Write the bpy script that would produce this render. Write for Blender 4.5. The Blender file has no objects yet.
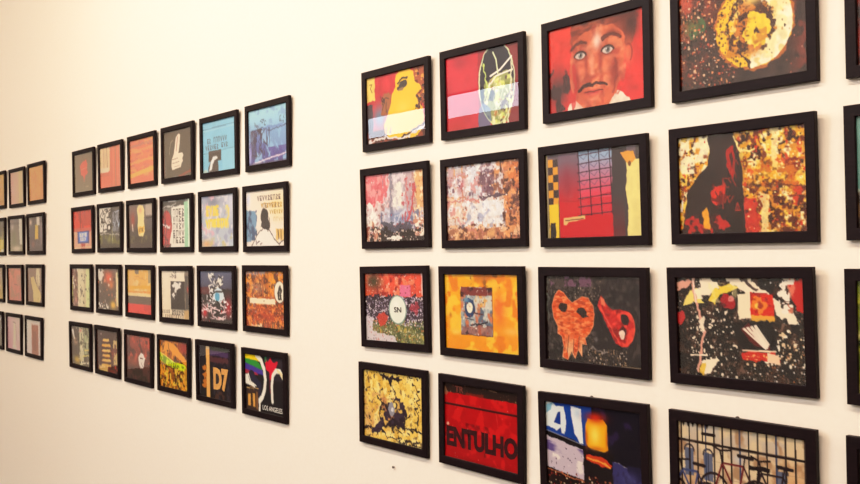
import bpy, bmesh, math, numpy as np
from mathutils import Vector, Matrix
scene = bpy.context.scene
COL = scene.collection
R = math.radians
CAM_Z = 1.74                    # eye height above the floor
FW, FH = 0.389, 0.28            # outer size of every frame
BW = 0.025                      # face width of the moulding
PW, PH = FW - 2*BW, FH - 2*BW   # visible print, 3:2

# ------------------------------------------------------------------ materials
def new_mat(name):
    m = bpy.data.materials.new(name); m.use_nodes = True
    nt = m.node_tree
    return m, nt, nt.nodes['Principled BSDF'], nt.nodes, nt.links

def noise_mat(name, c1, c2, scale, rough=0.6, bump=0.0, detail=4.0, spec=0.5, stretch=None):
    m, nt, b, N, L = new_mat(name)
    tc = N.new('ShaderNodeTexCoord'); nz = N.new('ShaderNodeTexNoise')
    nz.inputs['Scale'].default_value = scale; nz.inputs['Detail'].default_value = detail
    if stretch:
        mp = N.new('ShaderNodeMapping'); mp.inputs['Scale'].default_value = stretch
        L.new(tc.outputs['Object'], mp.inputs['Vector']); L.new(mp.outputs['Vector'], nz.inputs['Vector'])
    else:
        L.new(tc.outputs['Object'], nz.inputs['Vector'])
    rp = N.new('ShaderNodeValToRGB')
    rp.color_ramp.elements[0].position = 0.3; rp.color_ramp.elements[1].position = 0.7
    rp.color_ramp.elements[0].color = (*c1, 1); rp.color_ramp.elements[1].color = (*c2, 1)
    L.new(nz.outputs['Fac'], rp.inputs['Fac']); L.new(rp.outputs['Color'], b.inputs['Base Color'])
    b.inputs['Roughness'].default_value = rough
    b.inputs['Specular IOR Level'].default_value = spec
    if bump:
        bp = N.new('ShaderNodeBump'); bp.inputs['Strength'].default_value = bump; bp.inputs['Distance'].default_value = 0.002
        L.new(nz.outputs['Fac'], bp.inputs['Height']); L.new(bp.outputs['Normal'], b.inputs['Normal'])
    return m

M_WALL = noise_mat('wall_paint', (0.86, 0.815, 0.75), (0.88, 0.835, 0.77), 60, 0.9, 0.04, spec=0.15)
M_WHITE = noise_mat('white_room_paint', (0.80, 0.79, 0.77), (0.82, 0.81, 0.79), 40, 0.9, spec=0.1)
M_FLOOR = noise_mat('dark_floor', (0.014, 0.010, 0.009), (0.026, 0.019, 0.016), 3, 0.6, spec=0.25)
M_TRIM = noise_mat('trim_paint', (0.78, 0.76, 0.72), (0.80, 0.78, 0.74), 30, 0.5)
M_FRAME = noise_mat('black_frame_wood', (0.006, 0.0022, 0.0036), (0.010, 0.004, 0.0056), 25, 0.5, 0.08, stretch=(1, 6, 6), spec=0.12)
M_BACK = noise_mat('brown_backing', (0.10, 0.07, 0.045), (0.14, 0.10, 0.06), 30, 0.85)
M_STEEL = noise_mat('dark_steel', (0.06, 0.045, 0.04), (0.10, 0.075, 0.06), 200, 0.45)

def make_glass():
    m, nt, b, N, L = new_mat('picture_glass')
    N.remove(b)
    geo = N.new('ShaderNodeNewGeometry')
    dot = N.new('ShaderNodeVectorMath'); dot.operation = 'DOT_PRODUCT'
    L.new(geo.outputs['Normal'], dot.inputs[0]); L.new(geo.outputs['Incoming'], dot.inputs[1])
    def mth(op, a=None, v1=None, v0=None):
        n = N.new('ShaderNodeMath'); n.operation = op
        if a is not None: L.new(a, n.inputs[0])
        if v0 is not None: n.inputs[0].default_value = v0
        if v1 is not None: n.inputs[1].default_value = v1
        return n
    ab = mth('ABSOLUTE', dot.outputs['Value'])
    om = N.new('ShaderNodeMath'); om.operation = 'SUBTRACT'; om.inputs[0].default_value = 1.0; L.new(ab.outputs[0], om.inputs[1])
    pw = mth('POWER', om.outputs[0], 5.0)
    ml = mth('MULTIPLY', pw.outputs[0], 0.96)
    ad = mth('ADD', ml.outputs[0], 0.04)
    two = mth('MULTIPLY', ad.outputs[0], 1.7); two.use_clamp = True      # both faces of the pane
    tr = N.new('ShaderNodeBsdfTransparent'); gl = N.new('ShaderNodeBsdfGlossy')
    tr.inputs['Color'].default_value = (0.97, 0.98, 0.975, 1); gl.inputs['Roughness'].default_value = 0.0
    mx = N.new('ShaderNodeMixShader')
    L.new(two.outputs[0], mx.inputs[0]); L.new(tr.outputs[0], mx.inputs[1]); L.new(gl.outputs[0], mx.inputs[2])
    L.new(mx.outputs[0], N['Material Output'].inputs['Surface'])
    return m
M_GLASS = make_glass()

def make_print():
    m, nt, b, N, L = new_mat('printed_photo_paper')
    at = N.new('ShaderNodeVertexColor'); at.layer_name = 'ink'
    nz = N.new('ShaderNodeTexNoise'); nz.inputs['Scale'].default_value = 700; nz.inputs['Detail'].default_value = 2
    tc = N.new('ShaderNodeTexCoord'); L.new(tc.outputs['Object'], nz.inputs['Vector'])
    mr = N.new('ShaderNodeMapRange'); mr.inputs['To Min'].default_value = 0.88; mr.inputs['To Max'].default_value = 1.12
    L.new(nz.outputs['Fac'], mr.inputs['Value'])
    mx = N.new('ShaderNodeVectorMath'); mx.operation = 'SCALE'
    L.new(at.outputs['Color'], mx.inputs[0]); L.new(mr.outputs['Result'], mx.inputs['Scale'])
    L.new(mx.outputs['Vector'], b.inputs['Base Color'])
    b.inputs['Roughness'].default_value = 0.7; b.inputs['Specular IOR Level'].default_value = 0.1
    return m
M_PRINT = make_print()

def ink_mat(name, rgb):
    def l(c):
        c /= 255.0
        return c/12.92 if c <= 0.04045 else ((c+0.055)/1.055)**2.4
    c = tuple(l(x) for x in rgb)
    return noise_mat(name, c, tuple(min(1, x*1.25+0.004) for x in c), 90, 0.7, spec=0.1)

# ------------------------------------------------------------------ mesh helpers
def link(name, me, mat, parent=None):
    o = bpy.data.objects.new(name, me); COL.objects.link(o)
    if mat and not me.materials: me.materials.append(mat)
    if parent: o.parent = parent
    return o

def boxes_mesh(name, boxes):
    bm = bmesh.new()
    for (x0, y0, z0, x1, y1, z1) in boxes:
        vs = [bm.verts.new(p) for p in ((x0,y0,z0),(x1,y0,z0),(x1,y1,z0),(x0,y1,z0),(x0,y0,z1),(x1,y0,z1),(x1,y1,z1),(x0,y1,z1))]
        for f in ((3,2,1,0),(4,5,6,7),(0,1,5,4),(1,2,6,5),(2,3,7,6),(3,0,4,7)):
            bm.faces.new([vs[i] for i in f])
    me = bpy.data.meshes.new(name); bm.to_mesh(me); bm.free()
    return me

def structure(name, boxes, mat, parent=None):
    o = link(name, boxes_mesh(name, boxes), mat, parent)
    if parent is None: o['kind'] = 'structure'
    return o

def moulding_mesh():
    prof = [(0,0),(0,-.0126),(.0005,-.0136),(.0014,-.014),(.0232,-.014),(.0243,-.0136),(.025,-.0126),(.025,-.0072),(.020,-.0072),(.020,0)]
    bm = bmesh.new(); rings = []
    for d, y in prof:
        w, h0, h1 = FW/2-d, d, FH-d
        rings.append([bm.verts.new(p) for p in ((-w,y,h0),(w,y,h0),(w,y,h1),(-w,y,h1))])
    n = len(rings)
    for i in range(n):
        a, b = rings[i], rings[(i+1) % n]
        for k in range(4):
            bm.faces.new((a[k], a[(k+1)%4], b[(k+1)%4], b[k]))
    bmesh.ops.recalc_face_normals(bm, faces=bm.faces)
    me = bpy.data.meshes.new('frame'); bm.to_mesh(me); bm.free()
    return me

def quad_mesh(name, w, z0, z1, y):
    me = bpy.data.meshes.new(name)
    me.from_pydata([(-w,y,z0),(w,y,z0),(w,y,z1),(-w,y,z1)], [], [(0,1,2,3)])
    return me

# ------------------------------------------------------------------ painting of the prints
def c3(c): return np.array(c, float)/255.0

class Print:
    """A small painted picture: colours are laid down in (u, v), u to the right, v downwards."""
    def __init__(s, w, h, seed, bg):
        s.w, s.h = w*2, h*2
        s.rng = np.random.RandomState(seed)
        u = (np.arange(s.w)+.5)/s.w; v = (np.arange(s.h)+.5)/s.h
        s.U, s.V = np.meshgrid(u, v)
        s.a = np.ones((s.h, s.w, 3))*c3(bg)
    def noise(s, scale, octv=3, su=1.0, sv=1.0):
        out = np.zeros_like(s.U); amp = 1.0; tot = 0
        for o in range(octv):
            f = scale*2**o
            nu, nv = max(1, int(f*1.5*su))+2, max(1, int(f*sv))+2
            g = s.rng.rand(nv+1, nu+1)
            x = s.U*(nu-1); y = s.V*(nv-1)
            xi = x.astype(int); yi = y.astype(int); fx = x-xi; fy = y-yi
            fx = fx*fx*(3-2*fx); fy = fy*fy*(3-2*fy)
            out += amp*((g[yi,xi]*(1-fx)+g[yi,xi+1]*fx)*(1-fy)+(g[yi+1,xi]*(1-fx)+g[yi+1,xi+1]*fx)*fy)
            tot += amp; amp *= .55
        return out/tot
    def _mix(s, m, c, alpha=1.0):
        m = np.clip(m, 0, 1)[..., None]*alpha
        s.a = s.a*(1-m)+c3(c)*m
    def _uv(s, rough):
        if not rough: return s.U, s.V
        return s.U+(s.noise(14)-.5)*rough, s.V+(s.noise(14)-.5)*rough*1.5
    def pm(s, pts, rough=0):
        U, V = s._uv(rough); ins = np.zeros(U.shape, bool); n = len(pts)
        for i in range(n):
            (x0, y0), (x1, y1) = pts[i], pts[(i+1) % n]
            if y0 == y1: continue
            ins ^= ((y0 > V) != (y1 > V)) & (U < (x1-x0)*(V-y0)/(y1-y0)+x0)
        return ins.astype(float)
    def em(s, cx, cy, rx, ry, rough=0, rot=0):
        U, V = s._uv(rough); x = (U-cx)*1.5; y = V-cy
        ca, sa = math.cos(rot), math.sin(rot)
        return ((((x*ca+y*sa)/(rx*1.5))**2+((-x*sa+y*ca)/ry)**2) < 1).astype(float)
    def rm(s, u0, v0, u1, v1, rough=0):
        U, V = s._uv(rough)
        return ((U > u0) & (U < u1) & (V > v0) & (V < v1)).astype(float)
    def soft(s, cx, cy, rx, ry, c, alpha=1.0):
        d = ((s.U-cx)/rx)**2+((s.V-cy)/ry)**2
        s._mix(np.exp(-d*1.5), c, alpha)
    def poly(s, pts, c, alpha=1.0, rough=0): s._mix(s.pm(pts, rough), c, alpha)
    def ell(s, cx, cy, rx, ry, c, alpha=1.0, rough=0, rot=0): s._mix(s.em(cx, cy, rx, ry, rough, rot), c, alpha)
    def rect(s, u0, v0, u1, v1, c, alpha=1.0, rough=0): s._mix(s.rm(u0, v0, u1, v1, rough), c, alpha)
    def line(s, pts, w, c, alpha=1.0, rough=0):
        U, V = s._uv(rough); d = np.full(U.shape, 9.0)
        for (x0, y0), (x1, y1) in zip(pts, pts[1:]):
            ax, ay, bx, by = x0*1.5, y0, x1*1.5, y1
            dx, dy = bx-ax, by-ay; q = dx*dx+dy*dy+1e-12
            t = np.clip(((U*1.5-ax)*dx+(V-ay)*dy)/q, 0, 1)
            d = np.minimum(d, np.hypot(U*1.5-ax-t*dx, V-ay-t*dy))
        s._mix((d < w/2).astype(float), c, alpha)
    def arc(s, cx, cy, rx, ry, a0, a1, w, c, alpha=1.0, rough=0):
        pts = [(cx+rx*math.cos(R(a)), cy-ry*math.sin(R(a))) for a in np.linspace(a0, a1, 22)]
        s.line(pts, w, c, alpha, rough)
    def grad(s, c0, c1, v0=0, v1=1, horiz=False, m=None, alpha=1.0):
        t = np.clip(((s.U if horiz else s.V)-v0)/(v1-v0), 0, 1)[..., None]
        g = c3(c0)*(1-t)+c3(c1)*t
        m = (np.ones_like(s.U) if m is None else m)[..., None]*alpha
        s.a = s.a*(1-m)+g*m
    def tex(s, c, th, scale, m=None, alpha=1.0, su=1.0, sv=1.0, k=10, octv=3):
        n = np.clip((s.noise(scale, octv, su, sv)-th)*k, 0, 1)
        s._mix(n if m is None else n*m, c, alpha)
    def shade(s, amt, scale, su=1.0, sv=1.0, m=None):
        n = 1+(s.noise(scale, 4, su, sv)-.5)*2*amt
        if m is not None: n = 1+(n-1)*m
        s.a = s.a*n[..., None]
    def specks(s, n, cols, r0, r1, box=(0,0,1,1), m=None, alpha=1.0):
        for _ in range(n):
            cu = box[0]+(box[2]-box[0])*s.rng.rand(); cv = box[1]+(box[3]-box[1])*s.rng.rand()
            r = r0+(r1-r0)*s.rng.rand()**2; el = .6+.9*s.rng.rand()
            c = c3(cols[s.rng.randint(len(cols))])
            px, py = int(cu*s.w), int(cv*s.h); rp = max(1, int(r*s.h*1.6))
            y0, y1, x0, x1 = max(0,py-rp), min(s.h,py+rp+1), max(0,px-rp), min(s.w,px+rp+1)
            if y1 <= y0 or x1 <= x0: continue
            if m is not None and m[min(py,s.h-1), min(px,s.w-1)] < .5: continue
            U, V = s.U[y0:y1,x0:x1], s.V[y0:y1,x0:x1]
            mm = ((((U-cu)*1.5/(r*el))**2+((V-cv)*el/r)**2) < 1)[..., None]*alpha
            s.a[y0:y1,x0:x1] = s.a[y0:y1,x0:x1]*(1-mm)+c*mm
    def scribble(s, u0, v0, u1, v1, n, w, c, alpha=1.0):
        for _ in range(n):
            p = [(u0+(u1-u0)*s.rng.rand(), v0+(v1-v0)*s.rng.rand())]
            for _k in range(3):
                p.append((min(u1,max(u0,p[-1][0]+(s.rng.rand()-.5)*(u1-u0)*.5)), min(v1,max(v0,p[-1][1]+(s.rng.rand()-.5)*(v1-v0)*.6))))
            s.line(p, w, c, alpha)
    def marks(s, u0, v0, u1, v1, n, c, w=.012, alpha=1.0):
        """A row of illegible hand-lettered strokes."""
        st = (u1-u0)/n
        for k in range(n):
            x = u0+k*st; h = v1-v0
            a = s.rng.randint(4)
            if a == 0: s.line([(x,v1),(x,v0),(x+st*.6,v0),(x+st*.6,v1)], w, c, alpha)
            elif a == 1: s.line([(x,v0),(x+st*.3,v1),(x+st*.6,v0)], w, c, alpha)
            elif a == 2: s.line([(x+st*.6,v0),(x,v0),(x,v1),(x+st*.6,v1),(x,v0+h/2),(x+st*.5,v0+h/2)], w, c, alpha)
            else: s.line([(x+st*.1,v0),(x+st*.6,v0+h*.2),(x+st*.1,v0+h*.6),(x+st*.6,v1),(x,v1)], w, c, alpha)
    def result(s):
        a = s.a.reshape(s.h//2, 2, s.w//2, 2, 3).mean((1, 3))
        a = np.clip(a, 0.012, .985)
        return np.where(a <= .04045, a/12.92, ((a+.055)/1.055)**2.4)

INK_GAIN = 0.95
def print_mesh(P, haze=0.0, gain=1.0):
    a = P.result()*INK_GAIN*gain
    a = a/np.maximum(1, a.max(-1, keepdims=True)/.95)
    a = a*(1-haze)+np.array((.60, .47, .36))*haze            # pale veil of light over the pictures, mixed into the ink colours
    h, w = a.shape[:2]
    ext = 0.003                                            # the sheet runs on under the lip
    xs = (np.arange(w)+.5)/w*PW-PW/2; zs = FH/2+PH/2-(np.arange(h)+.5)/h*PH
    xs[0] -= ext; xs[-1] += ext; zs[0] += ext; zs[-1] -= ext
    X, Z = np.meshgrid(xs, zs)
    co = np.stack([X, np.full_like(X, -.0058), Z], -1).reshape(-1, 3)
    i = (np.arange(h-1)[:, None]*w+np.arange(w-1)[None, :]).reshape(-1)
    fa = np.stack([i, i+w, i+w+1, i+1], -1).astype(np.int32)
    me = bpy.data.meshes.new('print')
    me.vertices.add(len(co)); me.vertices.foreach_set('co', co.reshape(-1).astype(np.float32))
    me.loops.add(fa.size); me.loops.foreach_set('vertex_index', fa.reshape(-1))
    me.polygons.add(len(fa)); me.polygons.foreach_set('loop_start', np.arange(0, fa.size, 4, dtype=np.int32))
    me.update(calc_edges=True)
    at = me.color_attributes.new('ink', 'FLOAT_COLOR', 'POINT')
    at.data.foreach_set('color', np.concatenate([a.reshape(-1,3), np.ones((h*w,1))], 1).reshape(-1).astype(np.float32))
    me.materials.append(M_PRINT)
    return me

def lettering(text, u0, v0, u1, v1, mat, parent, tilt=0.0, bold=0.03, label=None):
    """Flat letters fitted to a rectangle of the print."""
    cu = bpy.data.curves.new('lettering', 'FONT'); cu.body = text; cu.size = 1; cu.offset = bold; cu.resolution_u = 3
    to = bpy.data.objects.new('lettering_source', cu); COL.objects.link(to)
    dg = bpy.context.evaluated_depsgraph_get()
    me = bpy.data.meshes.new_from_object(to.evaluated_get(dg))
    bpy.data.objects.remove(to)
    co = np.array([v.co[:] for v in me.vertices]); mn, mx = co.min(0), co.max(0)
    for v in me.vertices:
        tu = (v.co.x-mn[0])/(mx[0]-mn[0]); tv = (v.co.y-mn[1])/(mx[1]-mn[1])
        u = u0+(u1-u0)*tu; vv = v1+(v0-v1)*tv+tilt*(tu-.5)
        v.co = (u*PW-PW/2, -.0063, FH/2+PH/2-vv*PH)
    me.name = 'lettering'
    me.materials.clear(); me.materials.append(mat)
    o = link('lettering', me, None, parent)
    if label: o['label'] = label
    return o

# ------------------------------------------------------------------ the pictures of the near block
W_, K_ = (245,242,232), (14,11,13)
def art_A1(p):
    p.grad((214,58,72), (190,60,62)); p.shade(.15, 5)
    p.rect(-.1,-.1,.14,.36,(236,205,110),rough=.03); p.line([(.05,.1),(.09,.1),(.06,.16),(.09,.22)],.02,(150,110,50)); p.shade(.1,9)
    p.rect(.8,-.1,1.1,.55,(168,84,58),rough=.06); p.specks(50,[(60,30,35),(225,160,70),(110,50,40)],.01,.04,(.84,0,1,.6))
    p.rect(-.1,.4,.1,1.1,(74,60,66),rough=.04); p.soft(.22,.62,.16,.22,(120,140,165))
    p.poly([(.0,.85),(.35,.78),(1,.8),(1,1.1),(0,1.1)],(84,48,44),rough=.05)
    p.tex((150,70,48),.55,7,p.rm(0,.8,1,1))
    p.poly([(.27,.3),(.4,.26),(.44,.34),(.4,.62),(.24,.6)],(166,104,74),rough=.06); p.scribble(.24,.3,.42,.62,5,.012,(50,40,48))
    p.poly([(.51,.04),(.58,.0),(.72,-.01),(.8,.04),(.82,.2),(.92,.27),(.93,.33),(.87,.37),(.84,.41),(.88,.52),(.95,.6),(.97,.74),(.93,.9),(.82,1.0),(.4,.96),(.31,.86),(.3,.75),(.36,.62),(.42,.46),(.44,.3),(.5,.22)],(244,196,52),rough=.03)
    p.soft(.62,.55,.12,.12,(250,214,100),.7)
    p.ell(.62,.21,.085,.065,(70,62,66),rough=.04,rot=-.3); p.ell(.6,.27,.05,.022,(150,120,90),rough=.03)
    p.line([(.54,.18),(.62,.11),(.7,.12)],.03,(58,50,55),rough=.03)
    p.line([(.86,.42),(.9,.5),(.85,.58)],.025,(70,50,50),rough=.04); p.specks(14,[(60,50,55),(120,70,60)],.012,.035,(.82,.35,.98,.6))
    p.scribble(.3,.5,.42,.9,4,.01,(70,90,130))
    p.line([(.02,.97),(.35,.93),(.6,.99),(1,.84)],.035,(226,220,222),rough=.05); p.line([(.6,.97),(1,.8)],.03,(60,40,44),rough=.04)
def art_B1(p):
    p.grad((216,46,66),(196,48,66)); p.shade(.12,4); p.soft(.2,.1,.12,.12,(150,40,60),.6); p.soft(.1,.95,.2,.1,(190,40,40),.6)
    p.rect(.84,-.1,1.1,1.1,(132,44,52),rough=.04); p.rect(.45,-.1,.58,1.1,(160,40,56),rough=.05)
    p.ell(.7,.46,.235,.53,(44,40,56),rough=.02)
    p.ell(.72,.62,.19,.42,(150,160,96),rough=.05)
    m = p.em(.72,.62,.19,.42)
    p.tex((214,224,128),.48,9,m); p.tex((90,70,66),.6,11,m); p.tex((236,236,190),.6,13,m); p.tex((184,120,70),.66,12,m)
    p.poly([(.5,.12),(.6,.0),(.8,-.02),(.9,.14),(.88,.3),(.7,.36),(.55,.44),(.5,.3)],(42,40,54),rough=.03)
    p.ell(.64,.62,.04,.07,(60,56,60),rough=.04)
    p.ell(.53,.9,.09,.2,(98,120,160),.8,rough=.04)
    G = (226,238,196)
    p.arc(.7,.46,.235,.53,200,-40,.022,G,.9,.02); p.arc(.7,.46,.235,.53,330,140,.016,G,.7,.02)
    p.line([(.62,.36),(.75,.3),(.9,.16)],.026,W_); p.line([(.58,.5),(.7,.37),(.91,.33)],.022,W_)
    p.line([(.66,.06),(.7,.16),(.72,.34)],.024,G); p.line([(.53,.2),(.57,.5),(.53,.66)],.022,(204,226,120),rough=.04)
    p.line([(.9,.2),(.88,.6),(.84,1)],.02,(226,226,196),rough=.03)
    p.scribble(.56,.4,.86,.95,8,.01,(238,238,200),.8)
def art_C1(p):
    p.grad((236,58,46),(226,46,48)); p.shade(.08,4)
    p.soft(.1,.72,.15,.26,(84,46,46),1); p.tex((60,36,38),.5,7,p.em(.1,.72,.12,.28,.06),.9)
    p.poly([(.24,.26),(.24,.1),(.3,-.1),(.9,-.1),(.93,.2),(.9,.36),(.82,.4),(.3,.34)],(150,60,44),rough=.06)      # hair
    p.soft(.88,.12,.1,.24,(70,30,28),1); p.soft(.8,.02,.12,.12,(84,36,30),.9); p.soft(.5,.04,.2,.09,(176,84,54),.9); p.tex((96,40,32),.55,12,p.rm(.25,-.1,.95,.14),.7,su=.5,sv=2)
    p.poly([(.16,1.1),(.22,.92),(.4,.86),(.75,.86),(.84,.95),(.9,1.1)],(238,222,206),rough=.03)                    # collar
    p.poly([(.24,.34),(.28,.2),(.4,.11),(.7,.1),(.8,.22),(.81,.45),(.78,.7),(.71,.88),(.62,1.02),(.4,1.02),(.29,.9),(.23,.6)],(214,100,66),rough=.03)
    p.soft(.84,.46,.055,.15,(226,110,76),1); p.arc(.845,.46,.036,.1,-60,110,.02,(130,40,34),.8)
    m = p.em(.52,.56,.3,.5)
    p.tex((236,140,98),.48,8,m,.7); p.tex((170,60,46),.56,9,m,.6); p.soft(.36,.2,.16,.06,(186,86,58),.7); p.soft(.68,.16,.1,.08,(176,80,54),.7)
    p.soft(.53,.25,.06,.12,(252,214,204),1); p.soft(.42,.3,.05,.05,(236,150,120),.7)
    p.soft(.7,.62,.07,.24,(140,44,38),.9); p.soft(.3,.62,.055,.24,(150,42,42),.9); p.soft(.42,.93,.16,.07,(190,80,62),.7)
    p.soft(.47,.5,.035,.16,(240,150,118),.95); p.soft(.405,.5,.026,.18,(150,52,46),.85); p.soft(.56,.5,.028,.2,(150,52,46),.85)
    p.soft(.475,.645,.06,.035,(158,54,46),.9); p.soft(.475,.61,.03,.035,(240,150,116),.9); p.soft(.36,.56,.05,.07,(232,126,92),.8); p.soft(.62,.58,.05,.08,(232,126,92),.8)
    for cx, cy in ((.345,.375),(.635,.375)):
        p.soft(cx,cy,.085,.075,(128,50,44),.85)
        p.ell(cx,cy,.054,.04,(206,190,182),rough=.012); p.ell(cx+.004,cy-.006,.025,.042,(120,116,118)); p.ell(cx+.004,cy-.004,.011,.02,(36,26,28)); p.soft(cx-.01,cy-.015,.008,.012,(250,250,250))
        p.arc(cx,cy+.02,.066,.066,165,15,.026,(50,20,22),.9); p.arc(cx,cy-.01,.06,.06,205,335,.014,(120,48,44),.8); p.soft(cx,cy+.085,.06,.025,(224,120,92),.7)
    for pts in ([(.25,.29),(.3,.235),(.36,.22),(.41,.24)],[(.585,.235),(.64,.205),(.7,.205),(.77,.25)]): p.line(pts,.038,(74,28,26),.85,.03); p.line(pts,.065,(120,48,38),.4,.05)
    p.line([(.33,.79),(.38,.745),(.45,.735),(.475,.75),(.52,.73),(.57,.735),(.62,.765)],.04,(56,22,24),.9,.03)
    p.soft(.48,.83,.11,.04,(176,46,48),1); p.line([(.385,.82),(.44,.815),(.48,.825),(.53,.812),(.58,.818)],.014,(90,24,28),.9); p.soft(.48,.855,.06,.016,(226,96,84),.8); p.soft(.48,.91,.07,.025,(236,140,108),.8)
    p.line([(.27,.5),(.29,.75),(.26,1.0)],.055,(196,40,44),.7,.05); p.line([(.7,.5),(.73,.7),(.68,.85)],.04,(120,36,34),.5,.05)
    p.shade(.12,14); p.shade(.08,5)
def art_D1(p):
    p.grad((66,42,38),(58,40,36)); p.shade(.3,12)
    p.tex((190,76,50),.5,8,np.clip(1-p.U*2.4,0,1)*np.clip(1.1-p.V,0,1)); p.soft(.12,.36,.1,.12,(96,112,58),.9); p.tex((70,100,60),.55,12,p.em(.12,.36,.1,.12))
    p.soft(.05,.1,.12,.15,(200,84,60),.6)
    p.specks(520,[(210,90,56),(240,160,100),(120,40,34),(30,18,18),(236,200,160)],.004,.016,(0,0,.45,1))
    p.specks(160,[(214,110,80),(236,220,190),(30,20,20)],.003,.009)
    p.tex((150,62,46),.54,6,np.clip((p.U-.85)*6,0,1))
    p.ell(.6,.46,.31,.44,(190,104,40),.9,rough=.06)
    p.ell(.6,.46,.295,.42,(244,196,40),rough=.04)
    m = p.em(.6,.46,.3,.42,.02)
    right = np.clip((p.U-.575+(p.V-.5)*.05)*40,0,1)*m
    p.tex((216,140,28),.56,12,m); p._mix(right,(246,232,178)); p.tex((253,246,218),.48,6,right); p.tex((236,206,120),.62,10,right,.7)
    dm = p.em(.575,.46,.19,.31,.1)
    p.tex((70,38,32),.4,12,dm,.95); p.tex((214,136,48),.52,14,dm,.9); p.tex((248,214,110),.6,16,dm)
    p.ell(.6,.47,.13,.25,(206,120,44),.9,rough=.1); p.tex((66,36,30),.47,13,p.em(.605,.48,.145,.27,.08),.95); p.soft(.6,.2,.09,.07,(250,226,130),.9); p.soft(.585,.72,.08,.06,(214,140,56),.8)
    p.ell(.625,.5,.092,.185,(244,206,52),rough=.07); mm = p.em(.625,.5,.092,.185); p.tex((206,140,36),.58,12,mm,.9); p.tex((252,228,120),.56,9,mm,.8)
    p.poly([(.595,.54),(.625,.46),(.655,.54),(.625,.52)],(70,40,32),rough=.05); p.soft(.625,.63,.03,.02,(180,110,40),.9)
    p.line([(.5,.2),(.42,.36),(.42,.52),(.5,.68),(.56,.82),(.57,.9)],.028,(66,40,32),rough=.1)
    p.specks(150,[(70,44,34),(50,30,28),(120,70,40)],.005,.016,(.32,.1,.56,.85),m)
    p.specks(22,[(60,40,34),(206,170,110)],.006,.014,(.6,.1,.88,.85),m); p.shade(.1,20)
def art_A2(p):
    p.grad((222,208,216),(190,188,204)); p.shade(.1,8)
    p.poly([(-.1,-.1),(.42,-.1),(.36,.3),(.3,.5),(-.1,.5)],(228,116,128),rough=.12); p.tex((240,168,172),.5,10,p.rm(0,0,.42,.52,.08),.8); p.tex((206,86,104),.6,9,p.rm(0,0,.36,.5,.08),.6)
    p.line([(.3,.0),(.12,.5)],.018,(206,80,94),.7,.05); p.tex((236,226,230),.56,12,p.rm(.3,0,1,.6),.7); p.tex((150,140,160),.6,13,p.rm(.3,0,.9,.7),.7,su=1.5,sv=.6)
    p.rect(.84,-.1,1.1,.55,(228,176,116),.9,rough=.16); p.tex((196,116,76),.55,12,p.rm(.8,0,1,.6,.05)); p.tex((250,226,190),.58,13,p.rm(.8,0,1,.9)); p.rect(.68,-.1,.84,.55,(176,146,160),.6,rough=.14)
    p.rect(.48,.16,.64,.52,(244,240,232),.9,rough=.1); p.tex((206,200,206),.58,14,p.rm(.46,.1,.66,.56)); p.rect(.42,.0,.47,.7,(120,116,138),.7,rough=.07)
    p.rect(-.1,.46,.3,.9,(222,206,208),.8,rough=.14); p.tex((170,120,124),.57,14,p.rm(0,.45,.35,.9)); p.tex((250,246,242),.54,12,p.rm(0,.4,.36,.85))
    p.soft(.6,.66,.26,.12,(120,140,184),1); p.tex((92,104,144),.56,12,p.rm(.25,.56,.9,.85),.8); p.tex((206,210,226),.6,13,p.rm(.25,.5,.95,.8))
    p.line([(.84,.2),(.78,.55),(.66,.82)],.045,(196,66,78),.85,.07); p.line([(.72,.1),(.7,.4),(.74,.7)],.03,(214,110,112),.7,.07); p.tex((190,70,84),.6,14,p.rm(.62,.1,.85,.85),.8)
    p.line([(.3,.8),(.98,.72)],.03,(150,50,60),.7,.08); p.rect(.2,.76,.8,.88,(70,72,92),.9,rough=.1)
    p.poly([(-.1,.97),(.1,.9),(.3,.84),(.8,.86),(1.1,.8),(1.1,1.1),(-.1,1.1)],(34,26,32),rough=.1); p.tex((30,22,28),.5,14,p.rm(0,.78,1,1))
    p.specks(80,[(238,226,212),(206,150,126),(150,80,70)],.01,.04,(0,.72,.25,1)); p.specks(50,[(246,238,226),(200,140,116)],.01,.045,(.84,.6,1,.97))
    p.line([(.38,.94),(.48,.97),(.6,.96)],.045,(244,240,234),rough=.08); p.specks(30,[(226,206,196)],.008,.02,(.3,.85,.9,1)); p.specks(90,[(246,230,226),(180,80,90),(110,80,96)],.004,.014); p.shade(.08,24)
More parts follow.
